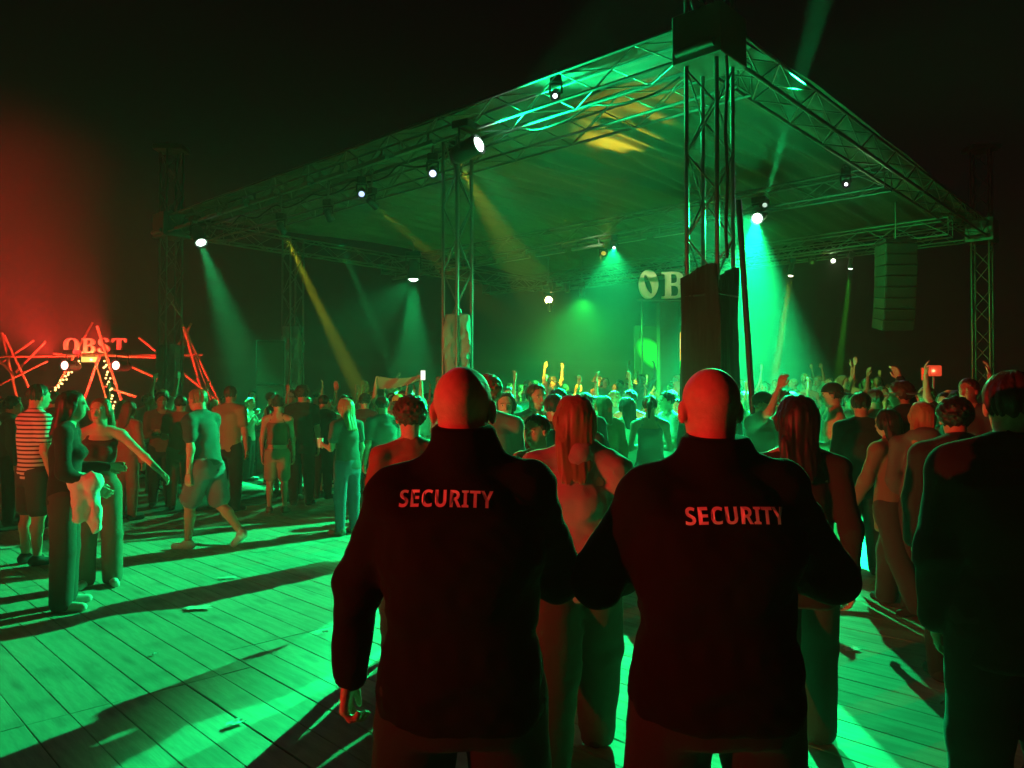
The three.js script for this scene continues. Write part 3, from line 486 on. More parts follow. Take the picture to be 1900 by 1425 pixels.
// light bars along the middle and front beams
const barMat = M([0.2, 0.21, 0.2], 0.35, { metalness: 0.5 }), barLens = M([0.5, 0.5, 0.5], 0.2);
function bar(s, t, y, L, label, lit, group) {
  const a = cp(s, t, y), o = thing('light_bar', label, 'light bar', a, Math.atan2(-CU.z, CU.x), group);
  part(o, 'housing', new RoundedBoxGeometry(L, 0.07, 0.09, 1, 0.012), barMat);
  for (let k = 0; k < 2; k++) part(o, 'bracket', new THREE.BoxGeometry(0.03, 0.16, 0.03).translate((k - 0.5) * L * 0.7, 0.1, 0), aluDark);
  part(o, 'lens_strip', new RoundedBoxGeometry(L * 0.96, 0.05, 0.02, 1, 0.006).translate(0, 0, 0.052), lit ? glow([0.25, 1, 0.6], 0.25) : barLens);
}
for (let i = 0; i < 9; i++) bar(4.6 + i * 1.2, 6.85, 5.4, 0.98, i === 4 ? 'faintly glowing green light bar in the row on the middle beam' : `unlit light bar on the middle beam, number ${['one', 'two', 'three', 'four', 'five', 'six', 'seven', 'eight', 'nine'][i]} from the right`, i === 4, 'light bars on the middle beam');
for (let i = 0; i < 8; i++) bar(5.2 + i * 1.2, -0.27, 5.78, 0.98, `grey light bar under the front beam, number ${['one', 'two', 'three', 'four', 'five', 'six', 'seven', 'eight'][i]} from the middle tower`, false, 'light bars on the front beam');

// ------------------------------------------------------------------ cladding, brace and cable of the near tower
{
  const black = M([0.012, 0.013, 0.013], 0.9), p = cp(0, 0), o = thing('tower_cladding', 'black fabric cladding wrapped round the foot of the near tower', 'cladding', V(p.x, 0, p.z), Math.atan2(-CU.z, CU.x));
  const h = 3.12, w0 = 0.31, w1 = 0.235, P = [], I = [], n = 40, m = 40;
  for (let j = 0; j <= m; j++) for (let i = 0; i <= n * 4; i++) {
    const e = i / n, f = Math.floor(e) % 4, q = e - Math.floor(e), w = w0 + (w1 - w0) * j / m, c = [[-1, -1], [1, -1], [1, 1], [-1, 1]], a = c[f], b = c[(f + 1) % 4];
    const y = (j / m) * (h + 0.12 * Math.sin(e * 2.3 + 1)) + 0.02, k = 0.025 * noise3(e * 7, y * 1.2, 4) + 0.012 * noise3(e * 21, y * 2.5, 8), x = a[0] + (b[0] - a[0]) * q, z = a[1] + (b[1] - a[1]) * q;
    P.push(x * (w + k), y, z * (w + k));
  }
  for (let j = 0; j < m; j++) for (let i = 0; i < n * 4; i++) { const a = j * (n * 4 + 1) + i; I.push(a, a + 1, a + n * 4 + 1, a + 1, a + n * 4 + 2, a + n * 4 + 1); }
  const g = new THREE.BufferGeometry(); g.setAttribute('position', new THREE.Float32BufferAttribute(P, 3)); g.setIndex(I); g.computeVertexNormals();
  part(o, 'cloth', g, new THREE.MeshStandardMaterial({ color: lin(0.014, 0.015, 0.015), roughness: 0.95, side: THREE.DoubleSide }));
  part(o, 'tie_strap', new THREE.TorusGeometry(0.345, 0.012, 6, 4).rotateX(Math.PI / 2).rotateY(Math.PI / 4).translate(0, 2.9, 0), steelBlack);
  const foot = at(1412, 900, 8.9).setY(0.02), top = cp(0, 0, 4.05).add(V(0.32, 0, 0.1));
  const br = thing('brace_pole', 'thin black brace pole leaning against the near tower', 'brace pole', V(foot.x, 0, foot.z));
  part(br, 'pole', tubeBetween(V(0, 0.03, 0), top.clone().sub(V(foot.x, 0, foot.z)), 0.035, 10), steelBlack);
  part(br, 'foot_plate', new THREE.CylinderGeometry(0.09, 0.1, 0.03, 14).translate(0, 0.016, 0), steelBlack);
}
{ // cables along the front beam and down the near tower
  const rubber = M([0.012, 0.012, 0.012], 0.6), pts = []; for (let k = 0; k <= 40; k++) pts.push(cp(0.5 + 14 * k / 40, 0.16 + 0.03 * Math.sin(k * 1.9), 5.77 - 0.13 * Math.abs(Math.sin(k * Math.PI / 4)) ));
  solo('power_cable', new THREE.TubeGeometry(new THREE.CatmullRomCurve3(pts), 220, 0.016, 6), rubber, 'thick black cable looping along the bottom of the front beam', 'cable');
  const q = []; for (let k = 0; k <= 14; k++) q.push(cp(0, 0, 5.7 - 0.17 * k).add(V(0.12 + 0.012 * Math.sin(k * 0.9), 0, 0.3 + 0.01 * Math.cos(k)))); solo('power_cable', new THREE.TubeGeometry(new THREE.CatmullRomCurve3(q), 80, 0.02, 6), rubber, 'black cable hanging down the near tower above its cladding', 'cable');
}
// foil bundles on the feet of two towers
const foil = M([0.35, 0.36, 0.36], 0.35, { metalness: 0.6 });
for (const [s, t, lab, y1] of [[SU, 0, 'crumpled grey sheeting wrapped round the foot of the far left tower', 3.0], [SU - 0.8, 3.0, 'crumpled foil wrapped round the slender tower', 3.6], [4.45, 0, 'pale sheeting wrapped round the foot of the middle tower', 3.0]]) {
  const p = cp(s, t), w = s === 4.45 ? 0.19 : 0.24, y0 = floorY(p.x, p.z), f = (x, y, z) => Math.max(Math.max(Math.abs(x), Math.abs(z)) - w + 0.035 * noise3(x * 9, y * 5, z * 9) + 0.02 * noise3(x * 22, y * 12, z * 22 + 4), y0 + 0.032 - y, y - y1);
  const m = solo('wrapped_sheeting', meshField(f, [-0.36, y0 - 0.05, -0.36], [0.36, y1 + 0.1, 0.36], 0.025), s === 4.45 ? M([0.25, 0.26, 0.25], 0.6) : foil, lab, 'sheeting', 'sheeting on tower feet'); m.position.set(p.x, 0, p.z);
}
// ------------------------------------------------------------------ stage: letters, columns, screen, speakers
{
  const p = at(1185, 555, 22.6), o = thing('letter_sign', 'cream letters beginning with a bold O above the stage', 'sign', p, -0.12), cream = M([0.62, 0.58, 0.42], 0.8);
  let x = 0; // fat letters; the O has a slanted slit
  const ov = new THREE.Shape(); ov.absellipse(0.28, 0.42, 0.28, 0.42, 0, Math.PI * 2); const slit = new THREE.Path(); slit.absellipse(0.27, 0.42, 0.085, 0.3, 0, Math.PI * 2, false, 0.33); ov.holes.push(slit);
  part(o, 'letter', new THREE.ExtrudeGeometry(ov, { depth: 0.12, bevelSize: 0.008, bevelThickness: 0.008, bevelSegments: 1, curveSegments: 24 }), cream); x = 0.66;
  for (const ch of 'BST') { const g = new TextGeometry(ch, { font: serif, size: 0.78, depth: 0.12, curveSegments: 6 }); g.computeBoundingBox(); const b = g.boundingBox; g.translate(-b.min.x + x, -b.min.y, 0); x += (b.max.x - b.min.x) + 0.07; part(o, 'letter', g, cream); }
  part(o, 'rail', new THREE.BoxGeometry(2.6, 0.05, 0.1).translate(1.25, -0.04, 0.06), steelBlack);
  for (const k of [0.1, 2.4]) part(o, 'post', tubeBetween(V(k, -0.05, 0.06), V(k, -p.y - 0.034, 0.06), 0.03, 8), steelBlack);
  for (const [px0, px1, top, d, lab] of [[1221, 1258, 562, 21.6, 'dark square column left of the near tower in front of the screen']]) {
    const a = at(px0, top, d), b = at(px1, top, d), c = solo('column', new RoundedBoxGeometry(b.x - a.x, a.y + 0.03, 0.5, 1, 0.02), M([0.03, 0.032, 0.03], 0.8), lab, 'column'); c.position.set((a.x + b.x) / 2, (a.y + 0.03) / 2 - 0.034, -d);
  }
  // screen: flat picture with orange flame; the green sweep paints beam-lit smoke
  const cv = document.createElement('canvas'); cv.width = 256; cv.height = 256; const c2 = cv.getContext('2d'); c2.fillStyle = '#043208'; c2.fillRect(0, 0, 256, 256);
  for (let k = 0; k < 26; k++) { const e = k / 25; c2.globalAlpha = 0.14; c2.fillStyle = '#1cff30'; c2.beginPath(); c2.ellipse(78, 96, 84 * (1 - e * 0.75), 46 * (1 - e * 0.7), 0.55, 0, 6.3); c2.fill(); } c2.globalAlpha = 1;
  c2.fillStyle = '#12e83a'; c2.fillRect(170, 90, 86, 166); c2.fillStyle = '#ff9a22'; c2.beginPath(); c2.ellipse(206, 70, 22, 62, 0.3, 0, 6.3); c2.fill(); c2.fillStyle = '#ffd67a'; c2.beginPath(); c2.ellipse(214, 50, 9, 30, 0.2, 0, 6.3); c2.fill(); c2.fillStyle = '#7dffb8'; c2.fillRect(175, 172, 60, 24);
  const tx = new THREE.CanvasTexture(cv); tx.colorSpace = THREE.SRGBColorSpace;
  const s0 = at(1176, 604, 24.2), s1 = at(1284, 745, 24.2), w = s1.x - s0.x, h = s0.y - s1.y, sc = thing('led_screen', 'glowing stage screen with green and orange picture and painted smoke glow behind the column', 'screen', V((s0.x + s1.x) / 2, s1.y, -24.2));
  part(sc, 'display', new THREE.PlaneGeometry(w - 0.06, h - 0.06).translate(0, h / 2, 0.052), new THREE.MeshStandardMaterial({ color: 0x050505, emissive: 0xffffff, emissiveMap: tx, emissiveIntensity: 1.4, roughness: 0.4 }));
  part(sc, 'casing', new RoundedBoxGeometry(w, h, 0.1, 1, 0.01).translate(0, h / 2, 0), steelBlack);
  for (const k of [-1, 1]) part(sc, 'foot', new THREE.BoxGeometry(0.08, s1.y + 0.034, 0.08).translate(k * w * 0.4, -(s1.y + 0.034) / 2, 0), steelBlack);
  const ra = new THREE.RectAreaLight(lin(0.2, 1, 0.15), 0.35, w, h); ra.position.set(0, h / 2, 0.08); sc.add(ra); ra.lookAt(V(sc.position.x, sc.position.y + h / 2, 10));
  // hanging line array on the right, speaker stack on the left
  const la = at(1662, 455, 17), arr = thing('line_array', 'hanging curved column of black speakers at the right', 'speaker', la); let y = 0, z = 0;
  part(arr, 'fly_frame', new RoundedBoxGeometry(0.7, 0.08, 0.5, 1, 0.02).translate(0, 0.06, 0), steelBlack); part(arr, 'hoist_chain', tubeBetween(V(0, 0.08, 0), V(0, BEAM - la.y, 0), 0.015, 6), aluDark);
  for (let k = 0; k < 8; k++) { const a = k * 0.035, b = part(arr, 'speaker_box', new RoundedBoxGeometry(0.72, 0.225, 0.5, 1, 0.02), M([0.02, 0.021, 0.021], 0.7)); b.position.set(0, y - 0.115, z); b.rotation.x = a; y -= 0.232; z -= a * 0.2; part(b, 'grille', new RoundedBoxGeometry(0.66, 0.18, 0.02, 1, 0.006).translate(0, 0, 0.255), M([0.05, 0.052, 0.05], 0.5, { metalness: 0.5 })); }
  const st = at(502, 690, 17.5), sk = thing('speaker_tower', 'tall dark speaker cabinet standing behind the crowd on the left', 'speaker', V(st.x, -0.034, st.z), 0.3);
  for (let k = 0; k < 3; k++) { const b = part(sk, 'cabinet', new RoundedBoxGeometry(0.62, 0.98, 0.6, 1, 0.02), M([0.028, 0.03, 0.028], 0.75)); b.position.set(0, 0.49 + k * 1.0, 0); part(b, 'grille', new RoundedBoxGeometry(0.54, 0.88, 0.02, 1, 0.006).translate(0, 0, 0.305), M([0.06, 0.06, 0.055], 0.5, { metalness: 0.4 })); }
}
// ------------------------------------------------------------------ stall of crossed poles with red letters
{
  const D = 22, o = thing('pole_stall', 'stall frame of crossed wooden poles with OBST letters glowing red', 'stall', V(0, -0.034, 0)), wood = M([0.42, 0.3, 0.19], 0.85), w2 = M([0.5, 0.38, 0.25], 0.8), q = (px, py, d = D) => at(px, py, d).add(V(0, 0.034, 0));
  const poles = [[-30, 662, 376, 658, 0], [100, 656, 300, 663, 0.2], [172, 598, 84, 756, 0.3], [180, 605, 240, 790, -0.3], [168, 640, 215, 800, 0.6], [185, 660, 155, 745, -0.6], [338, 602, 392, 715, 0], [355, 600, 300, 690, 0.3], [345, 610, 382, 712, 0.5], [258, 626, 386, 730, -0.2], [225, 672, 300, 705, 0.3], [0, 675, 62, 632, 0.2], [0, 714, 88, 670, -0.2], [30, 690, 84, 634, 0.5], [4, 618, 28, 724, 0.2], [8, 622, 54, 720, 0], [-30, 640, 30, 700, 0.4], [352, 604, 325, 700, 0.8], [340, 606, 370, 712, -0.5], [195, 717, 252, 736, 0.1]];
  for (const [x0, y0, x1, y1, dz] of poles) {
    const a = q(x0, y0, D + dz), b = q(x1, y1, D - dz), low = b.y < a.y ? b : a, hi = low === b ? a : b;
    if (low.y < 2.1 && hi.y - low.y > 0.9) { const e = low.clone().sub(hi); low.copy(hi).addScaledVector(e, (hi.y - 0.01) / -e.y); }
    part(o, 'pole', tubeBetween(a, b, 0.03 + 0.01 * R(), 8), R() < 0.5 ? wood : w2);
  }
  // letters on the cross pole
  const s = q(120, 657, D), e = q(228, 657, D); let x = s.x;
  const gl = [...'OBST'].map((ch) => { const g = new TextGeometry(ch, { font: serif, size: 0.42, depth: 0.08, curveSegments: 8 }); g.computeBoundingBox(); return [g, g.boundingBox]; });
  const tot = gl.reduce((a, [, b]) => a + b.max.x - b.min.x, 0), gapL = (e.x - s.x - tot * 1.1) / 3;
  for (const [g, b] of gl) { g.translate(-b.min.x, -b.min.y, 0).scale(1.1, 1, 1).translate(x, s.y + 0.03, -D); x += (b.max.x - b.min.x) * 1.1 + gapL; part(o, 'letter', g, M([0.6, 0.5, 0.45], 0.7)); }
  const pl = q(166, 667, D - 0.12), plate = part(o, 'lit_sign_plate', new RoundedBoxGeometry(0.46, 0.15, 0.03, 1, 0.006).translate(pl.x, pl.y, pl.z), glow([1, 0.6, 0.12], 1.5));
  const plL = new THREE.PointLight(lin(1, 0.45, 0.1), 1.2, 0, 2); plL.name = 'sign_glow'; plL.position.set(pl.x, pl.y, pl.z + 0.12); plL.castShadow = true; o.add(plL);
  // chains of warm bulbs down two poles
  const bulb = new THREE.SphereGeometry(0.028, 8, 6), bm = glow([1, 0.62, 0.18], 4), side = [[146, 672, 98, 728], [194, 672, 212, 760]];
  for (const [x0, y0, x1, y1] of side) {
    const a = q(x0, y0, D - 0.35), b = q(x1, y1, D - 0.45), pts = []; for (let k = 0; k <= 22; k++) pts.push(a.clone().lerp(b, k / 22).add(V(0.05 * Math.sin(k * 1.7), 0.03 * Math.cos(k * 2.3), 0.04 * Math.sin(k * 2.9))));
    const str = part(o, 'bulb_string', new THREE.TubeGeometry(new THREE.CatmullRomCurve3(pts), 60, 0.008, 5), steelBlack);
    for (const p of pts) { const m = part(str, 'bulb', bulb, bm); m.position.copy(p); }
    for (const k of [5, 17]) { const l = new THREE.PointLight(lin(1, 0.5, 0.14), 0.7, 0, 2); l.name = 'bulb_glow'; l.position.copy(pts[k]).z += 0.12; l.castShadow = true; o.add(l); }
  }
  for (const [px, lab] of [[120, 'left of the two red flood lamps on the pole stall'], [215, 'right of the two red flood lamps on the pole stall']]) {
    const p = at(px, 678, D - 1.3);
    lamp(lab, p, { col: RED, I: 45, ang: 1.0, pen: 0.8, to: V(p.x - 1.5, 2.6, -14), r: 0.12, lens: 7, tint: [1, 0.42, 0.32], hang: p.y + 0.35, group: 'red floods', second: [{ col: RED, I: 1300, ang: 0.8, pen: 0.95, to: V(p.x - 2.6, 5.4, -D + 1.6) }] });
  }
  for (const [px, tx, lab] of [[70, 105, 'added red ground lamp shining up at the left half of the pole stall'], [215, 195, 'added red ground lamp shining up at the letters of the pole stall'], [330, 350, 'added red ground lamp shining up at the right tripod of the pole stall']]) {  // added lamps that redden the poles and letters from in front
    const p = V((px - 950) * 20.2 / F, 0.22, -20.2); lamp(lab, p, { col: RED, I: px > 300 ? 110 : 260, ang: 0.62, pen: 0.8, to: at(tx, 640, D), r: 0.09, lens: 4, tint: [1, 0.1, 0.08], hang: 0, group: 'red floods' });
  }
}

// ------------------------------------------------------------------ two security guards
{
  const shell = new THREE.MeshPhysicalMaterial({ color: lin(0.006, 0.0058, 0.0056), roughness: 0.9, specularIntensity: 0.25, bumpMap: weave, bumpScale: 0.0006 }), print = M([0.82, 0.8, 0.78], 0.6);
  function guard(label, px, d, pose, textX, textY, textW, turn, extra) {
    const sp = { H: 1.775, build: 1.34, shoulder: 1.0, deep: 1.08, pose, cell: 0.012, headCell: 0.0045, handCell: 0.0035, clothCell: 0.0095, headScale: 1.03, skin: SKIN[0], neckRoll: true, curl: 0.95, fold: 0.009,
      top: { kind: 'jacket', mat: shell, grow: 0.022, loose: 0.014, collar: extra.collar ?? 0.105, t0: -0.16, hang: 0.8 }, bottom: { kind: 'trousers', color: [0.012, 0.012, 0.013], loose: 0.022, high: 0.0 }, ...extra };
    const [o, s] = person(label, px, d, turn, sp), jacket = o.children.find((c) => c.name === 'jacket');
    const g = new TextGeometry('SECURITY', { font, size: 1, depth: 0.04, curveSegments: 8, bevelEnabled: false }); g.computeBoundingBox(); const b = g.boundingBox, k = textW / (b.max.x - b.min.x), p = g.attributes.position;
    for (let i = 0; i < p.count; i++) {
      const x = -((p.getX(i) - (b.min.x + b.max.x) / 2) * k) + textX, y = p.getY(i) * k * 1.04 + textY + 1.1 * (x - textX) ** 2 * -0.25; let z = 9; for (const [ex, ey] of [[0, 0], [0.012, 0], [-0.012, 0], [0, 0.012], [0, -0.012]]) { let zz = -0.45; for (let n = 0; n < 80; n++) { const f = s.topField(x + ex, y + ey, zz); if (f < 0.0003) break; zz += Math.max(0.0005, f * 0.6); } z = Math.min(z, zz); }
      p.setXYZ(i, x, y, z - 0.0022 - p.getZ(i) * k * 0.5);
    }
    g.computeVertexNormals(); part(jacket, 'security_lettering', g, print); return [o, s];
  }
  guard('bald guard on the left in black SECURITY jacket with his left hand hanging', 858, 2.13, { arms: [[[0.11, -0.25, 0.07], [0.025, -0.25, 0.0]], [[0.085, -0.25, 0.13], [-0.35, -0.22, 0.7]]], legs: [[[0.14, -1, 0.03], [0.1, -1, -0.03]], [[0.14, -1, 0.02], [0.1, -1, -0.02]]], lean: [0, 0.01] }, 0.035, 1.415, 0.247, Math.PI, { yaw: -0.12 });
  guard('bald guard on the right in black SECURITY jacket with both elbows out', 1326, 2.13, { arms: [[[0.13, -0.25, 0.08], [-0.5, -0.12, 0.8]], [[0.17, -0.25, 0.06], [-0.45, -0.05, 0.8]]], legs: [[[0.14, -1, 0.03], [0.1, -1, -0.03]], [[0.14, -1, 0.02], [0.1, -1, -0.02]]], lean: [0.0, 0.015] }, -0.014, 1.374, 0.258, Math.PI, { yaw: 0.05, collar: 0.078, headScale: 1.0, build: 1.38, neckRoll: false });
}
// ------------------------------------------------------------------ people one can tell apart
const stripes = new THREE.MeshStandardMaterial({ roughness: 0.9, map: texture(8, 64, (u, v) => (v * 64 % 64) < 40 ? [0.86, 0.85, 0.84] : [0.25, 0.2, 0.2], { srgb: true, repeat: [1, 24] }) });
const cup = new THREE.LatheGeometry([[0.001, 0], [0.028, 0], [0.038, 0.115], [0.04, 0.117], [0.0365, 0.114], [0.027, 0.004], [0.001, 0.004]].map(([a, b]) => new THREE.Vector2(a, b)), 16), cupMat = M([0.75, 0.77, 0.75], 0.35);
const palm = (s, i) => { const l = s.J.limb[i]; return l.wr.clone().addScaledVector(l.fd, 0.09); };
function hold(o, s, i, label) { const p = inWorld(o, palm(s, i)).add(V(0, -0.05, 0)); const m = solo('plastic_cup', cup, cupMat, label, 'cup'); m.position.copy(p); }
const hair = (style, color, long) => ({ style, color: HAIR[color], long }), PI = Math.PI;
const T = (kind, color, x) => ({ kind, color, ...x });
const black = [0.015, 0.015, 0.016], charcoal = [0.05, 0.05, 0.055], white = [0.72, 0.72, 0.7], grey = [0.25, 0.26, 0.26], teal = [0.1, 0.35, 0.36], denim = [0.1, 0.14, 0.22], tan = [0.3, 0.22, 0.13], red = [0.55, 0.06, 0.05];
let o, s;
// left foreground
person('man in a red striped t-shirt and dark shorts at the left edge', 62, 7.8, PI * 0.82, { H: 1.8, pose: POSE.drink, cell: 0.014, hair: hair('short', 'dark'), top: T('tee', white, { mat: stripes }), bottom: T('shorts', charcoal) });
[o, s] = person('tall woman in black wide trousers at the left with a pale jacket over her arm', 122, 6.2, PI * 0.62, { H: 1.73, sex: 'f', pose: { arms: [[[0.14, -1, 0.1], [-0.1, 0.0, 1]], [[0.16, -1, 0.05], [-0.2, -0.5, 0.8]]] }, cell: 0.012, yaw: 0.1, hair: hair('long', 'dark', 0.22), top: T('long', black), bottom: T('wide', [0.06, 0.055, 0.05]), shoe: 1 });
{ const p = inWorld(o, s.J.limb[1].el.clone().lerp(s.J.limb[1].wr, 0.7)); // jacket draped over the forearm
  const f = union([cap(V(-0.06, 0.03, 0), V(0.07, 0.02, 0), 0.06, 0.055), cap(V(-0.05, 0.02, 0.02), V(-0.03, -0.26, 0.03), 0.06, 0.05), cap(V(0.05, 0.01, 0), V(0.1, -0.36, 0.0), 0.05, 0.035), cap(V(0.03, 0, -0.03), V(0.05, -0.3, -0.03), 0.045, 0.04)], 0.04);
  const m = solo('draped_jacket', meshField((x, y, z) => f(x, y, z) + 0.016 * noise3(x * 18, y * 9, z * 18) + 0.008 * noise3(x * 44, y * 20, z * 40), [-0.2, -0.46, -0.16], [0.22, 0.14, 0.16], 0.009), fabric([0.7, 0.72, 0.7]), 'pale jacket hanging over the forearm of the tall woman in black', 'jacket'); m.position.copy(p); }
person('woman in a dark crop top and flared trousers reaching out her arm on the left', 186, 6.95, 0.45, { H: 1.67, sex: 'f', pose: { arms: [[[0.75, -0.8, 0.15], [0.55, -0.55, 0.6]], [[0.3, -0.9, 0.2], [-0.3, -0.2, 0.9]]] }, cell: 0.012, yaw: -0.4, hair: hair('long', 'red', 0.3), top: T('crop', [0.06, 0.02, 0.02]), bottom: T('wide', [0.16, 0.13, 0.1], { high: 0.4 }), shoe: 1, skin: SKIN[2] });
person('man in a dark t-shirt and jeans shorts striding to the left', 385, 8.6, -PI * 0.62, { H: 1.8, pose: { arms: [[[0.14, -1, -0.2], [0.05, -1, 0.05]], [[0.14, -1, 0.3], [0.0, -0.9, 0.4]]], legs: [[[0.04, -1, 0.36], [0, -1, 0.05]], [[0.04, -1, -0.22], [0, -0.75, -0.75]]], lean: [0, 0.14] }, cell: 0.013, hair: hair('short', 'fair'), fold: 0.011, top: T('tee', [0.03, 0.09, 0.09]), bottom: T('shorts', [0.16, 0.17, 0.2], { loose: 0.035 }), shoe: 1, skin: SKIN[0] });
person('man in an olive shirt and black trousers behind the striding man', 425, 11.4, PI * 0.95, { H: 1.83, pose: POSE.stand, cell: 0.016, hair: hair('short', 'brown'), top: T('tee', [0.3, 0.26, 0.14]), bottom: T('trousers', black) });
person('person in a rusty red shirt standing close to another left of the striding man', 335, 11.8, PI * 1.1, { H: 1.72, pose: POSE.cross, cell: 0.018, hair: hair('short', 'dark'), top: T('tee', [0.3, 0.1, 0.06]), bottom: T('trousers', [0.2, 0.15, 0.1]) });
person('person with folded arms facing the one in the rusty red shirt', 300, 12.2, 0.5, { H: 1.76, pose: POSE.cross, cell: 0.018, hair: hair('curly', 'dark'), top: T('long', [0.22, 0.1, 0.07]), bottom: T('trousers', charcoal) });
person('person in a white top bending forward under the red stall', 218, 12.6, -0.8, { H: 1.66, sex: 'f', pose: { ...POSE.drink, lean: [0, 0.35] }, cell: 0.018, hair: hair('bun', 'fair'), top: T('tee', white), bottom: T('trousers', [0.3, 0.14, 0.1]) });
person('long haired person in red trousers below the OBST letters', 236, 10.6, PI * 0.9, { H: 1.62, sex: 'f', pose: POSE.stand, cell: 0.018, hair: hair('long', 'red', 0.25), top: T('long', [0.42, 0.1, 0.08]), bottom: T('trousers', [0.4, 0.12, 0.1]) });
person('dark figure with short curls at the far left edge', 18, 10.4, PI * 0.7, { H: 1.7, pose: POSE.stand, cell: 0.018, hair: hair('curly', 'black'), top: T('hoodie', charcoal), bottom: T('trousers', black) });
person('figure in a black hoodie just right of the striped man', 100, 10, PI * 1.2, { H: 1.74, pose: POSE.drinkR, cell: 0.018, hair: hair('short', 'brown'), top: T('hoodie', [0.06, 0.03, 0.03]), bottom: T('trousers', black) });
// middle distance left of the guards
person('woman with bare shoulders in a brown strapless top and beige shorts', 515, 11.2, PI * 1.04, { H: 1.68, sex: 'f', pose: POSE.stand, cell: 0.015, hair: hair('bun', 'dark'), top: T('tank', [0.2, 0.1, 0.06], { t0: 0.25 }), bottom: T('shorts', [0.3, 0.24, 0.16]), shoe: 2 });
person('tall man in black seen from behind left of the blond drinker', 560, 12, PI * 1.02, { H: 1.84, pose: POSE.stand, cell: 0.016, hair: hair('curly', 'dark'), top: T('tee', black), bottom: T('trousers', black) });
person('slim person in black trousers next to the tall man in black', 598, 12.8, PI * 0.9, { H: 1.7, pose: POSE.drinkR, cell: 0.017, hair: hair('short', 'black'), top: T('long', black), bottom: T('trousers', black) });
[o, s] = person('woman with long blond hair and a dark shirt holding a cup left of the guards', 645, 9.5, -PI * 0.72, { H: 1.66, sex: 'f', pose: POSE.drink, cell: 0.013, hair: hair('long', 'blond', 0.28), top: T('tee', [0.08, 0.1, 0.1]), bottom: T('trousers', denim), shoe: 2 });
hold(o, s, 0, 'plastic cup in the hand of the blond woman left of the guards');
person('man in a black bucket shaped cap behind the blond drinker', 676, 12, PI * 0.98, { H: 1.72, pose: POSE.stand, cell: 0.016, cap: { color: black, back: true }, hair: hair('short', 'dark'), top: T('tee', charcoal), bottom: T('trousers', black) });
[o, s] = person('person in a yellow cap holding a banner overhead with both arms', 738, 11.2, PI, { H: 1.7, pose: { arms: [[[0.55, 0.75, 0.15], [-0.05, 1, 0.12]], [[0.5, 0.8, 0.15], [0.0, 1, 0.1]]] }, cell: 0.014, curl: 1.1, cap: { color: [0.6, 0.55, 0.1], back: false }, hair: hair('short', 'brown'), top: T('tee', grey), bottom: T('trousers', denim) });
{ // banner between the raised hands and a phone with a lit screen
  const a = inWorld(o, palm(s, 0)), b = inWorld(o, palm(s, 1)), P = [], I = [];
  for (let j = 0; j <= 8; j++) for (let i = 0; i <= 24; i++) { const q = a.clone().lerp(b, i / 24), e = i / 24; P.push(q.x, q.y + 0.02 - (0.02 + 0.17 * (1 - e * 0.75)) * j / 8 - 0.04 * Math.sin(Math.PI * e), q.z + 0.02 * Math.sin(e * 14 + j * 0.4)); }
  for (let j = 0; j < 8; j++) for (let i = 0; i < 24; i++) { const k = j * 25 + i; I.push(k, k + 1, k + 25, k + 1, k + 26, k + 25); }
  const g = new THREE.BufferGeometry(); g.setAttribute('position', new THREE.Float32BufferAttribute(P, 3)); g.setIndex(I); g.computeVertexNormals();
  solo('cloth_banner', g, new THREE.MeshStandardMaterial({ color: lin(0.3, 0.24, 0.18), roughness: 0.9, side: THREE.DoubleSide }), 'narrow cloth banner stretched between two raised hands', 'banner');
  const ph = thing('phone', 'phone with a white lit screen in the raised right hand beside the banner', 'phone', b.clone().add(V(0.03, 0.02, 0.03)), 0.2);
  part(ph, 'case', new RoundedBoxGeometry(0.075, 0.15, 0.009, 2, 0.004), steelBlack); part(ph, 'screen', new RoundedBoxGeometry(0.068, 0.14, 0.002, 1, 0.001).translate(0, 0, 0.0055), glow([1, 0.95, 0.85], 1.2));
}
person('person with a bob and patterned red shirt half hidden by the left guard', 763, 4.6, PI * 1.08, { H: 1.67, sex: 'f', pose: POSE.stand, cell: 0.012, fold: 0.011, hair: hair('curly', 'brown'), top: T('tee', [0.26, 0.035, 0.03]), bottom: T('trousers', charcoal), skin: SKIN[2] });
person('person in a dark teal shirt raising an arm just left of the left guard', 712, 10, -PI * 0.8, { H: 1.68, pose: POSE.drinkR, cell: 0.014, hair: hair('short', 'dark'), top: T('tee', [0.05, 0.12, 0.12]), bottom: T('trousers', denim) });
// between the guards
person('woman in a white tank top with long brown hair facing the camera', 936, 7.3, 0.1, { H: 1.72, sex: 'f', pose: POSE.stand, cell: 0.012, headCell: 0.006, hair: hair('long', 'brown', 0.24), top: T('tank', white), bottom: T('trousers', teal), skin: SKIN[2] });
person('man with a red lit face looking this way between the guards', 990, 7.5, 0.55, { H: 1.8, pose: POSE.stand, cell: 0.013, headCell: 0.006, hair: hair('short', 'brown'), top: T('tee', grey), bottom: T('trousers', denim) });
person('short person with a dark bob in front of the red faced man', 1003, 5.2, -0.7, { H: 1.56, sex: 'f', pose: POSE.stand, cell: 0.012, headCell: 0.006, hair: hair('short', 'dark'), top: T('tee', [0.4, 0.12, 0.1]), bottom: T('trousers', charcoal) });
person('woman with long straight blond hair and a pale pink top walking ahead between the guards', 1068, 3.65, PI * 0.97, { H: 1.71, sex: 'f', build: 1.05, pose: { arms: [[[0.32, -1, 0.05], [-0.05, -0.8, 0.5]], [[0.12, -1, 0.15], [-0.1, -0.6, 0.8]]], legs: POSE.walk.legs }, cell: 0.011, hairCell: 0.006, fold: 0.015, hair: hair('long', 'fair', 0.55), top: T('jacket', [0.34, 0.27, 0.26], { loose: 0.03, collar: 0.055, t0: -0.22 }), bottom: T('wide', [0.07, 0.055, 0.04], { loose: 0.05 }), skin: SKIN[2] });
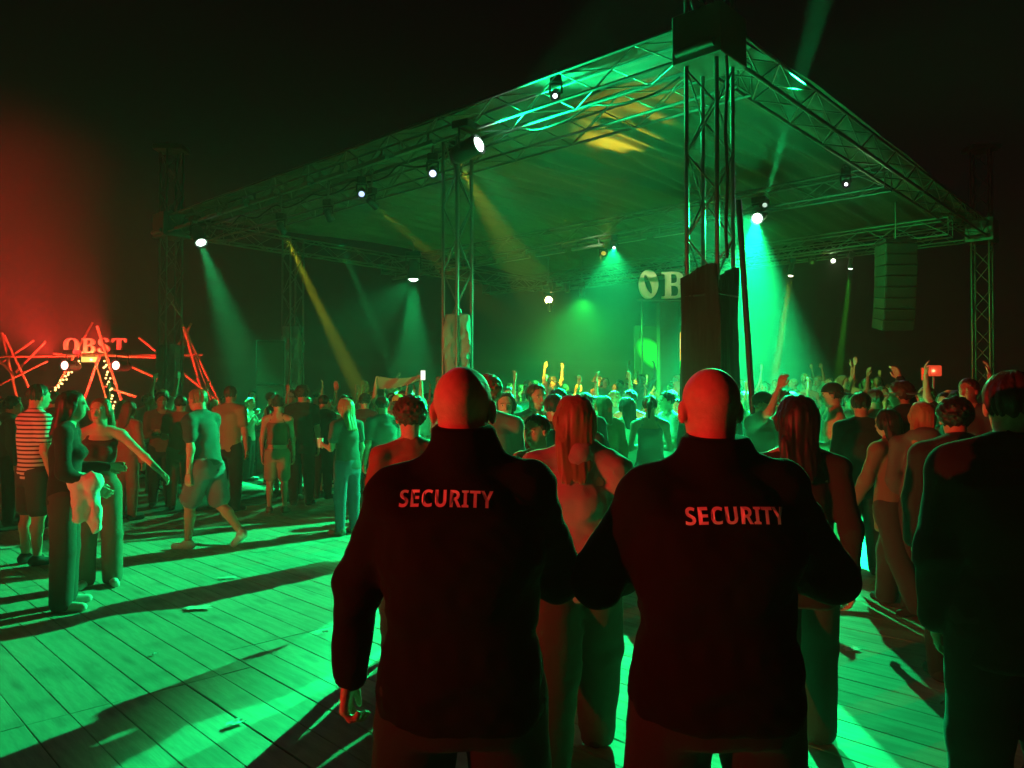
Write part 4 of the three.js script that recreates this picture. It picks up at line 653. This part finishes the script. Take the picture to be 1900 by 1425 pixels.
person('woman in a brown jacket and black miniskirt with bare legs', 1122, 9, PI * 1.05, { H: 1.69, sex: 'f', pose: POSE.drink, cell: 0.013, hair: hair('long', 'fair', 0.2), top: T('jacket', [0.24, 0.15, 0.07], { t0: -0.15 }), bottom: T('skirt', black, { len: 0.28 }), shoe: 0, skin: SKIN[2] });
person('woman with long dark hair in a pale green dress right of the brown jacket', 1166, 9.4, PI * 1.1, { H: 1.67, sex: 'f', pose: POSE.stand, cell: 0.014, hair: hair('long', 'black', 0.26), top: T('dress', [0.45, 0.55, 0.5]), bottom: T('skirt', [0.45, 0.55, 0.5], { len: 0.5 }) });
person('woman in a sleeveless grey top with a ponytail left of the right guard', 1206, 9, PI * 0.95, { H: 1.69, sex: 'f', pose: POSE.cross, cell: 0.014, hair: hair('pony', 'dark', 0.2), top: T('tank', grey), bottom: T('trousers', [0.2, 0.25, 0.24]), skin: SKIN[2] });
[o, s] = person('man in a pale t-shirt drinking beside the head of the right guard', 1243, 9.6, -PI * 0.4, { H: 1.74, pose: POSE.drink, cell: 0.015, hair: hair('short', 'black'), top: T('tee', [0.5, 0.52, 0.5]), bottom: T('trousers', charcoal) });
hold(o, s, 0, 'plastic cup of the man beside the head of the right guard');
person('person with curly hair hidden behind the head of the left guard', 845, 9, PI * 1.05, { H: 1.84, pose: POSE.stand, cell: 0.015, hair: hair('curly', 'dark'), top: T('tee', grey), bottom: T('trousers', black) });
person('person whose lit curls show right of the head of the left guard', 907, 5.6, PI * 1.1, { H: 1.82, pose: POSE.stand, cell: 0.015, hair: hair('curly', 'fair'), top: T('tee', grey), bottom: T('trousers', black) });
person('added person in a dark shirt hidden behind the hair of the blond woman', 1062, 6.0, PI, { H: 1.68, pose: POSE.stand, cell: 0.015, hair: hair('short', 'dark'), top: T('tee', charcoal), bottom: T('trousers', black) });  // put in to fill the crowd shadow on the left deck
person('added person in black just left of the hair of the blond woman', 1030, 6.7, PI * 1.05, { H: 1.7, pose: POSE.stand, cell: 0.015, hair: hair('short', 'black'), top: T('tee', black), bottom: T('trousers', black) });  // added blocker, closes a lit gap in the same deck shadow
person('dark haired person in a black shirt behind the blond woman between the guards', 1036, 8.1, PI, { H: 1.74, pose: POSE.stand, cell: 0.015, hair: hair('curly', 'black'), top: T('tee', black), bottom: T('trousers', black) });
person('person in a dark hoodie directly left of the brown jacket woman', 1084, 8.7, PI * 0.9, { H: 1.72, pose: POSE.stand, cell: 0.015, hair: hair('short', 'dark'), top: T('hoodie', charcoal), bottom: T('trousers', black) });
// right of the guards
person('boy in a dark cap and teal t-shirt right of the right guard', 1408, 7.8, PI * 0.25, { H: 1.72, pose: POSE.phone, cell: 0.013, headCell: 0.006, cap: { color: charcoal, back: false }, hair: hair('short', 'dark'), top: T('tee', [0.3, 0.42, 0.4]), bottom: T('trousers', denim) });
person('person with tousled hair and a green shirt behind the boy in the cap', 1444, 9, PI * 0.35, { H: 1.74, pose: POSE.stand, cell: 0.015, hair: hair('curly', 'brown'), top: T('tee', [0.25, 0.35, 0.3]), bottom: T('trousers', charcoal) });
person('woman with long dark hair and red shoes close behind the right guard', 1482, 3.7, PI * 0.92, { H: 1.71, sex: 'f', pose: POSE.walk, cell: 0.012, hairCell: 0.006, hair: hair('long', 'black', 0.4), top: T('jacket', [0.02, 0.018, 0.016], { loose: 0.008, grow: 0.008 }), bottom: T('wide', [0.04, 0.035, 0.03]), shoe: 0 });
[o, s] = person('man in a black cap and bright orange red t-shirt', 1553, 8.3, -PI * 0.62, { H: 1.82, pose: POSE.drink, cell: 0.012, headCell: 0.006, cap: { color: black, back: true }, hair: hair('short', 'dark'), top: T('tee', [0.62, 0.2, 0.12]), bottom: T('shorts', charcoal), skin: SKIN[0] });
hold(o, s, 0, 'plastic cup in the hand of the man in the orange red t-shirt');
person('man in a red shirt and dark cap behind the orange red t-shirt', 1628, 9.6, PI * 1.1, { H: 1.8, pose: POSE.dance, cell: 0.015, hair: hair('short', 'brown'), top: T('tee', [0.55, 0.1, 0.07]), bottom: T('trousers', black) });
person('person in a black jacket right of the orange red t-shirt', 1598, 7.4, PI * 0.9, { H: 1.72, pose: POSE.stand, cell: 0.014, hair: hair('short', 'black'), top: T('jacket', black), bottom: T('trousers', black) });
person('woman in a tan coat stepping away at the right behind the guard', 1655, 6.2, PI * 1.15, { H: 1.6, sex: 'f', pose: POSE.walk, cell: 0.013, hair: hair('long', 'black', 0.3), top: T('jacket', [0.2, 0.15, 0.1], { t0: -0.4 }), bottom: T('wide', charcoal) });
person('person in a grey green hooded jacket with a fair strand of hair', 1712, 6, PI * 0.85, { H: 1.64, sex: 'f', pose: POSE.stand, cell: 0.013, hair: hair('long', 'blond', 0.22), top: T('hoodie', [0.12, 0.15, 0.13]), bottom: T('trousers', charcoal) });
person('big man in black filling the right edge of the picture', 1885, 2.75, PI * 0.9, { H: 1.77, build: 1.3, shoulder: 1.05, pose: POSE.stand, cell: 0.012, hair: hair('short', 'dark'), top: T('jacket', [0.006, 0.006, 0.006], { grow: 0.03, loose: 0.03 }), bottom: T('trousers', black, { loose: 0.03 }) });
person('dark figure in a hood left of the big man at the right edge', 1775, 4.6, PI * 0.9, { H: 1.66, pose: POSE.stand, cell: 0.014, hair: hair('curly', 'black'), top: T('hoodie', [0.02, 0.02, 0.022], { loose: 0.03 }), bottom: T('trousers', black) });
{ // red lantern sign on a pole
  const p = at(1732, 690, 11.5), o = thing('sign_pole', 'small orange red box sign on a thin pole above the dark crowd', 'sign', V(p.x, -0.034, p.z), 0.1);
  part(o, 'pole', tubeBetween(V(0, 0, 0), V(0, p.y, 0), 0.018, 8), alu);
  part(o, 'sign_box', new RoundedBoxGeometry(0.2, 0.16, 0.12, 2, 0.02).translate(0, p.y + 0.05, 0), glow([0.75, 0.06, 0.02], 0.9));
  part(o, 'side_flag', new RoundedBoxGeometry(0.07, 0.19, 0.02, 1, 0.006).translate(-0.16, p.y, 0), M([0.6, 0.08, 0.04], 0.7));
  part(o, 'foot', new THREE.CylinderGeometry(0.2, 0.22, 0.04, 18).translate(0, 0.02, 0), steelBlack);
  const l = new THREE.PointLight(lin(1, 0.1, 0.04), 0.5, 0, 2); l.name = 'sign_glow'; l.position.set(0, p.y + 0.05, 0.12); l.castShadow = true; o.add(l);
}
// ------------------------------------------------------------------ the crowd under the canopy
{
  const poses = ['stand', 'drink', 'up', 'oneUp', 'phone', 'dance', 'stand', 'cross', 'dance', 'oneUp', 'stand', 'drinkR'], styles = ['short', 'long', 'curly', 'pony', 'short', 'bun', 'long', 'short'], tops = ['tee', 'tank', 'tee', 'crop', 'hoodie', 'tee', 'long'];
  const protos = poses.map((p, i) => { const sex = i % 2 ? 'f' : 'm', sp = { H: sex === 'f' ? 1.66 + 0.02 * (i % 3) : 1.76 + 0.025 * (i % 4), sex, pose: POSE[p], cell: 0.024, headCell: 0.011, handCell: 0.009, hairCell: 0.011, fold: 0.008, yaw: (i % 5 - 2) * 0.25, hair: hair(sex === 'f' ? ['long', 'pony', 'bun', 'long'][i % 4] : styles[i % 3 === 0 ? 0 : 2], 'dark', 0.26), top: T(tops[i % tops.length], grey), bottom: T(sex === 'f' && i % 3 === 0 ? 'skirt' : 'trousers', charcoal, { loose: 0.024 }) }; if (i % 6 === 2 || i % 6 === 4) sp.cap = { color: charcoal, back: i % 4 === 0 }; return [personShapes(sp), sp]; });
  const topC = [white, grey, teal, charcoal, [0.5, 0.48, 0.4], [0.35, 0.38, 0.3], [0.3, 0.32, 0.36], [0.5, 0.3, 0.25], black, [0.55, 0.55, 0.5]], botC = [charcoal, denim, black, [0.2, 0.18, 0.15]], hc = ['dark', 'brown', 'black', 'fair', 'blond', 'brown'], r = rng(4242);
  let made = {}, n = 0;
  const add = (x, z, turn, label, group, dark) => {
    if (people.some(([a, b]) => (a - x) ** 2 + (b - z) ** 2 < 0.3)) return false;
    const k = Math.floor(r() * protos.length), [sh, sp] = protos[k]; let g = made[k];
    const ti = Math.floor(r() * (dark ? 3 : topC.length)), tone = dark ? 'dark' : ['white', 'grey', 'teal', 'charcoal', 'cream', 'olive', 'grey', 'salmon', 'black', 'cream'][ti], kind = { tee: 't-shirt', tank: 'tank top', crop: 'crop top', hoodie: 'hoodie', long: 'sweater' }[sp.top.kind];
   
    label = (sp.cap ? 'capped' : { long: 'long haired', pony: 'ponytailed', bun: 'bun haired', short: 'short haired', curly: 'curly haired' }[sp.hair.style]) + ' ' + label.replace('%', 'in ' + tone + ' ' + kind + { stand: '', drink: '', drinkR: '', cross: ' with folded arms', up: ' with both arms up', oneUp: ' with one arm up', phone: ' raising a hand', dance: ' with bent arms' }[poses[k]]);
    if (g) { g = g.clone(); g.name = numbered('person'); scene.add(g); } else { g = thing('person', label, 'person'); dress(g, sh, { ...sp, noShoes: false }); made[k] = g; }
    g.position.set(x, floorY(x, z), z); g.rotation.y = turn; const sc = 0.96 + 0.08 * r(); g.scale.setScalar(sc); g.userData = {}; tag(g, label, 'person', group);
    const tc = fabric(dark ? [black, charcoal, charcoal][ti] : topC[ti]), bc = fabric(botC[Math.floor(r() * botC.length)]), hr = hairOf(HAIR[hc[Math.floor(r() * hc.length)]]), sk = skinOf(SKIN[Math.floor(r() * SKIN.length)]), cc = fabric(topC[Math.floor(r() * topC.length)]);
    for (const c of g.children) c.material = c.name === 'body' ? sk : c.name === 'hair' ? hr : c.name === 'cap' ? cc : c.name === 'shoe' ? shoeMats[Math.floor(r() * 3)] : /trousers|skirt|shorts/.test(c.name) ? bc : tc;
    people.push([x, z]); n++; return true;
  };
  const G = 'dancers under the truss canopy';
  let left = 0, mid = 0, right = 0;
  for (let k = 0; k < 4000; k++) {
    const d = 10.8 + 12.5 * r(), px = 455 + 1205 * r(), x = (px - 950) * d / F, z = -d, faceStage = Math.atan2(4.4 - x, -23 - z) + (r() - 0.5) * 1.6;
    const zone = px < 700 ? 'l' : px < 1290 ? 'm' : 'r';
    if (zone === 'l' && (left >= 34 || d < 13)) continue; if (zone === 'm' && mid >= 74) continue; if (zone === 'r' && right >= 42) continue;
    if (Math.hypot(x - CR.x, z - CR.z) < 0.9 || Math.hypot(x - cp(4.45, 0).x, z - cp(4.45, 0).z) < 0.7 || (px > 1210 && px < 1270 && d > 20.8)) continue;
    if (Math.abs(x - at(502, 690, 17.5).x) < 0.9 && Math.abs(d - 17.5) < 0.9) continue;
    if (add(x, z, faceStage, 'dancer % ' + (px < 580 ? 'near the speaker cabinet' : px < 700 ? 'behind the blond drinker' : px < 860 ? 'behind the left guard' : px < 1000 ? 'below the yellow star' : px < 1150 ? 'left of the stage letters' : px < 1290 ? 'below the stage letters' : px < 1430 ? 'behind the brace pole' : px < 1540 ? 'under the yellow lamp' : 'under the right green beam'), G + (zone === 'l' ? ', left' : zone === 'm' ? ', middle' : ', right'))) zone === 'l' ? left++ : zone === 'm' ? mid++ : right++;
  }
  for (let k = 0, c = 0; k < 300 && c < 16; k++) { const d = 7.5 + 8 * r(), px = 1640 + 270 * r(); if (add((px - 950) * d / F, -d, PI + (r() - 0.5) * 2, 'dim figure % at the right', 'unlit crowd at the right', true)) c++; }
  for (let k = 0, c = 0; k < 300 && c < 14; k++) { const d = 13 + 6.5 * r(), px = -20 + 460 * r(); if (add((px - 950) * d / F, -d, r() * 6.3, 'figure % before the red stall', 'people near the red stall')) c++; }
}
// ------------------------------------------------------------------ litter on the deck
{
  const paper = M([0.7, 0.7, 0.66], 0.8), scrap = (px, py, w, l, turn, label, name = 'paper_scrap') => {
    const d = EYE * F / (py - 735), x = (px - 950) * d / F, n = 8, P = [], I = [];
    for (let j = 0; j <= n; j++) for (let i = 0; i <= n; i++) { const u = i / n - 0.5, v = j / n - 0.5, e = 1 + 0.25 * noise3(Math.atan2(v, u) * 2 + px, 1, 2); P.push(u * w * e, 0.003 + 0.012 * (0.5 + 0.5 * noise3(u * 5 + px, v * 5, 1)) + 0.012 * (u * u + v * v), v * l * e); }
    for (let j = 0; j < n; j++) for (let i = 0; i < n; i++) { const a = j * (n + 1) + i; I.push(a, a + n + 1, a + 1, a + 1, a + n + 1, a + n + 2); }
    const g = new THREE.BufferGeometry(); g.setAttribute('position', new THREE.Float32BufferAttribute(P, 3)); g.setIndex(I); g.computeVertexNormals();
    const m = solo(name, g, new THREE.MeshStandardMaterial({ color: lin(0.68, 0.68, 0.64), roughness: 0.8, side: THREE.DoubleSide }), label, 'litter', 'litter on the deck'); m.position.set(x, floorY(x, -d), -d); m.rotation.y = turn;
  };
  scrap(372, 1128, 0.2, 0.12, 0.3, 'crumpled white paper on the bright planks beside a shadow'); scrap(426, 1072, 0.16, 0.06, 0.4, 'narrow pale scrap lying in the long shadow'); scrap(440, 1340, 0.1, 0.05, 0.8, 'small scrap on the dark planks at the bottom left');
  scrap(604, 1172, 0.05, 0.03, 0.2, 'tiny white scrap left of the left guard'); scrap(290, 1213, 0.04, 0.03, 0.7, 'tiny pale crumb of paper on the bright planks'); scrap(12, 1015, 0.3, 0.22, 0.1, 'pale crumpled bag on the floor at the left edge'); scrap(1575, 1205, 0.12, 0.06, 0.5, 'small scrap on the green lit planks right of the right guard');
}
renderer.render(scene, camera);
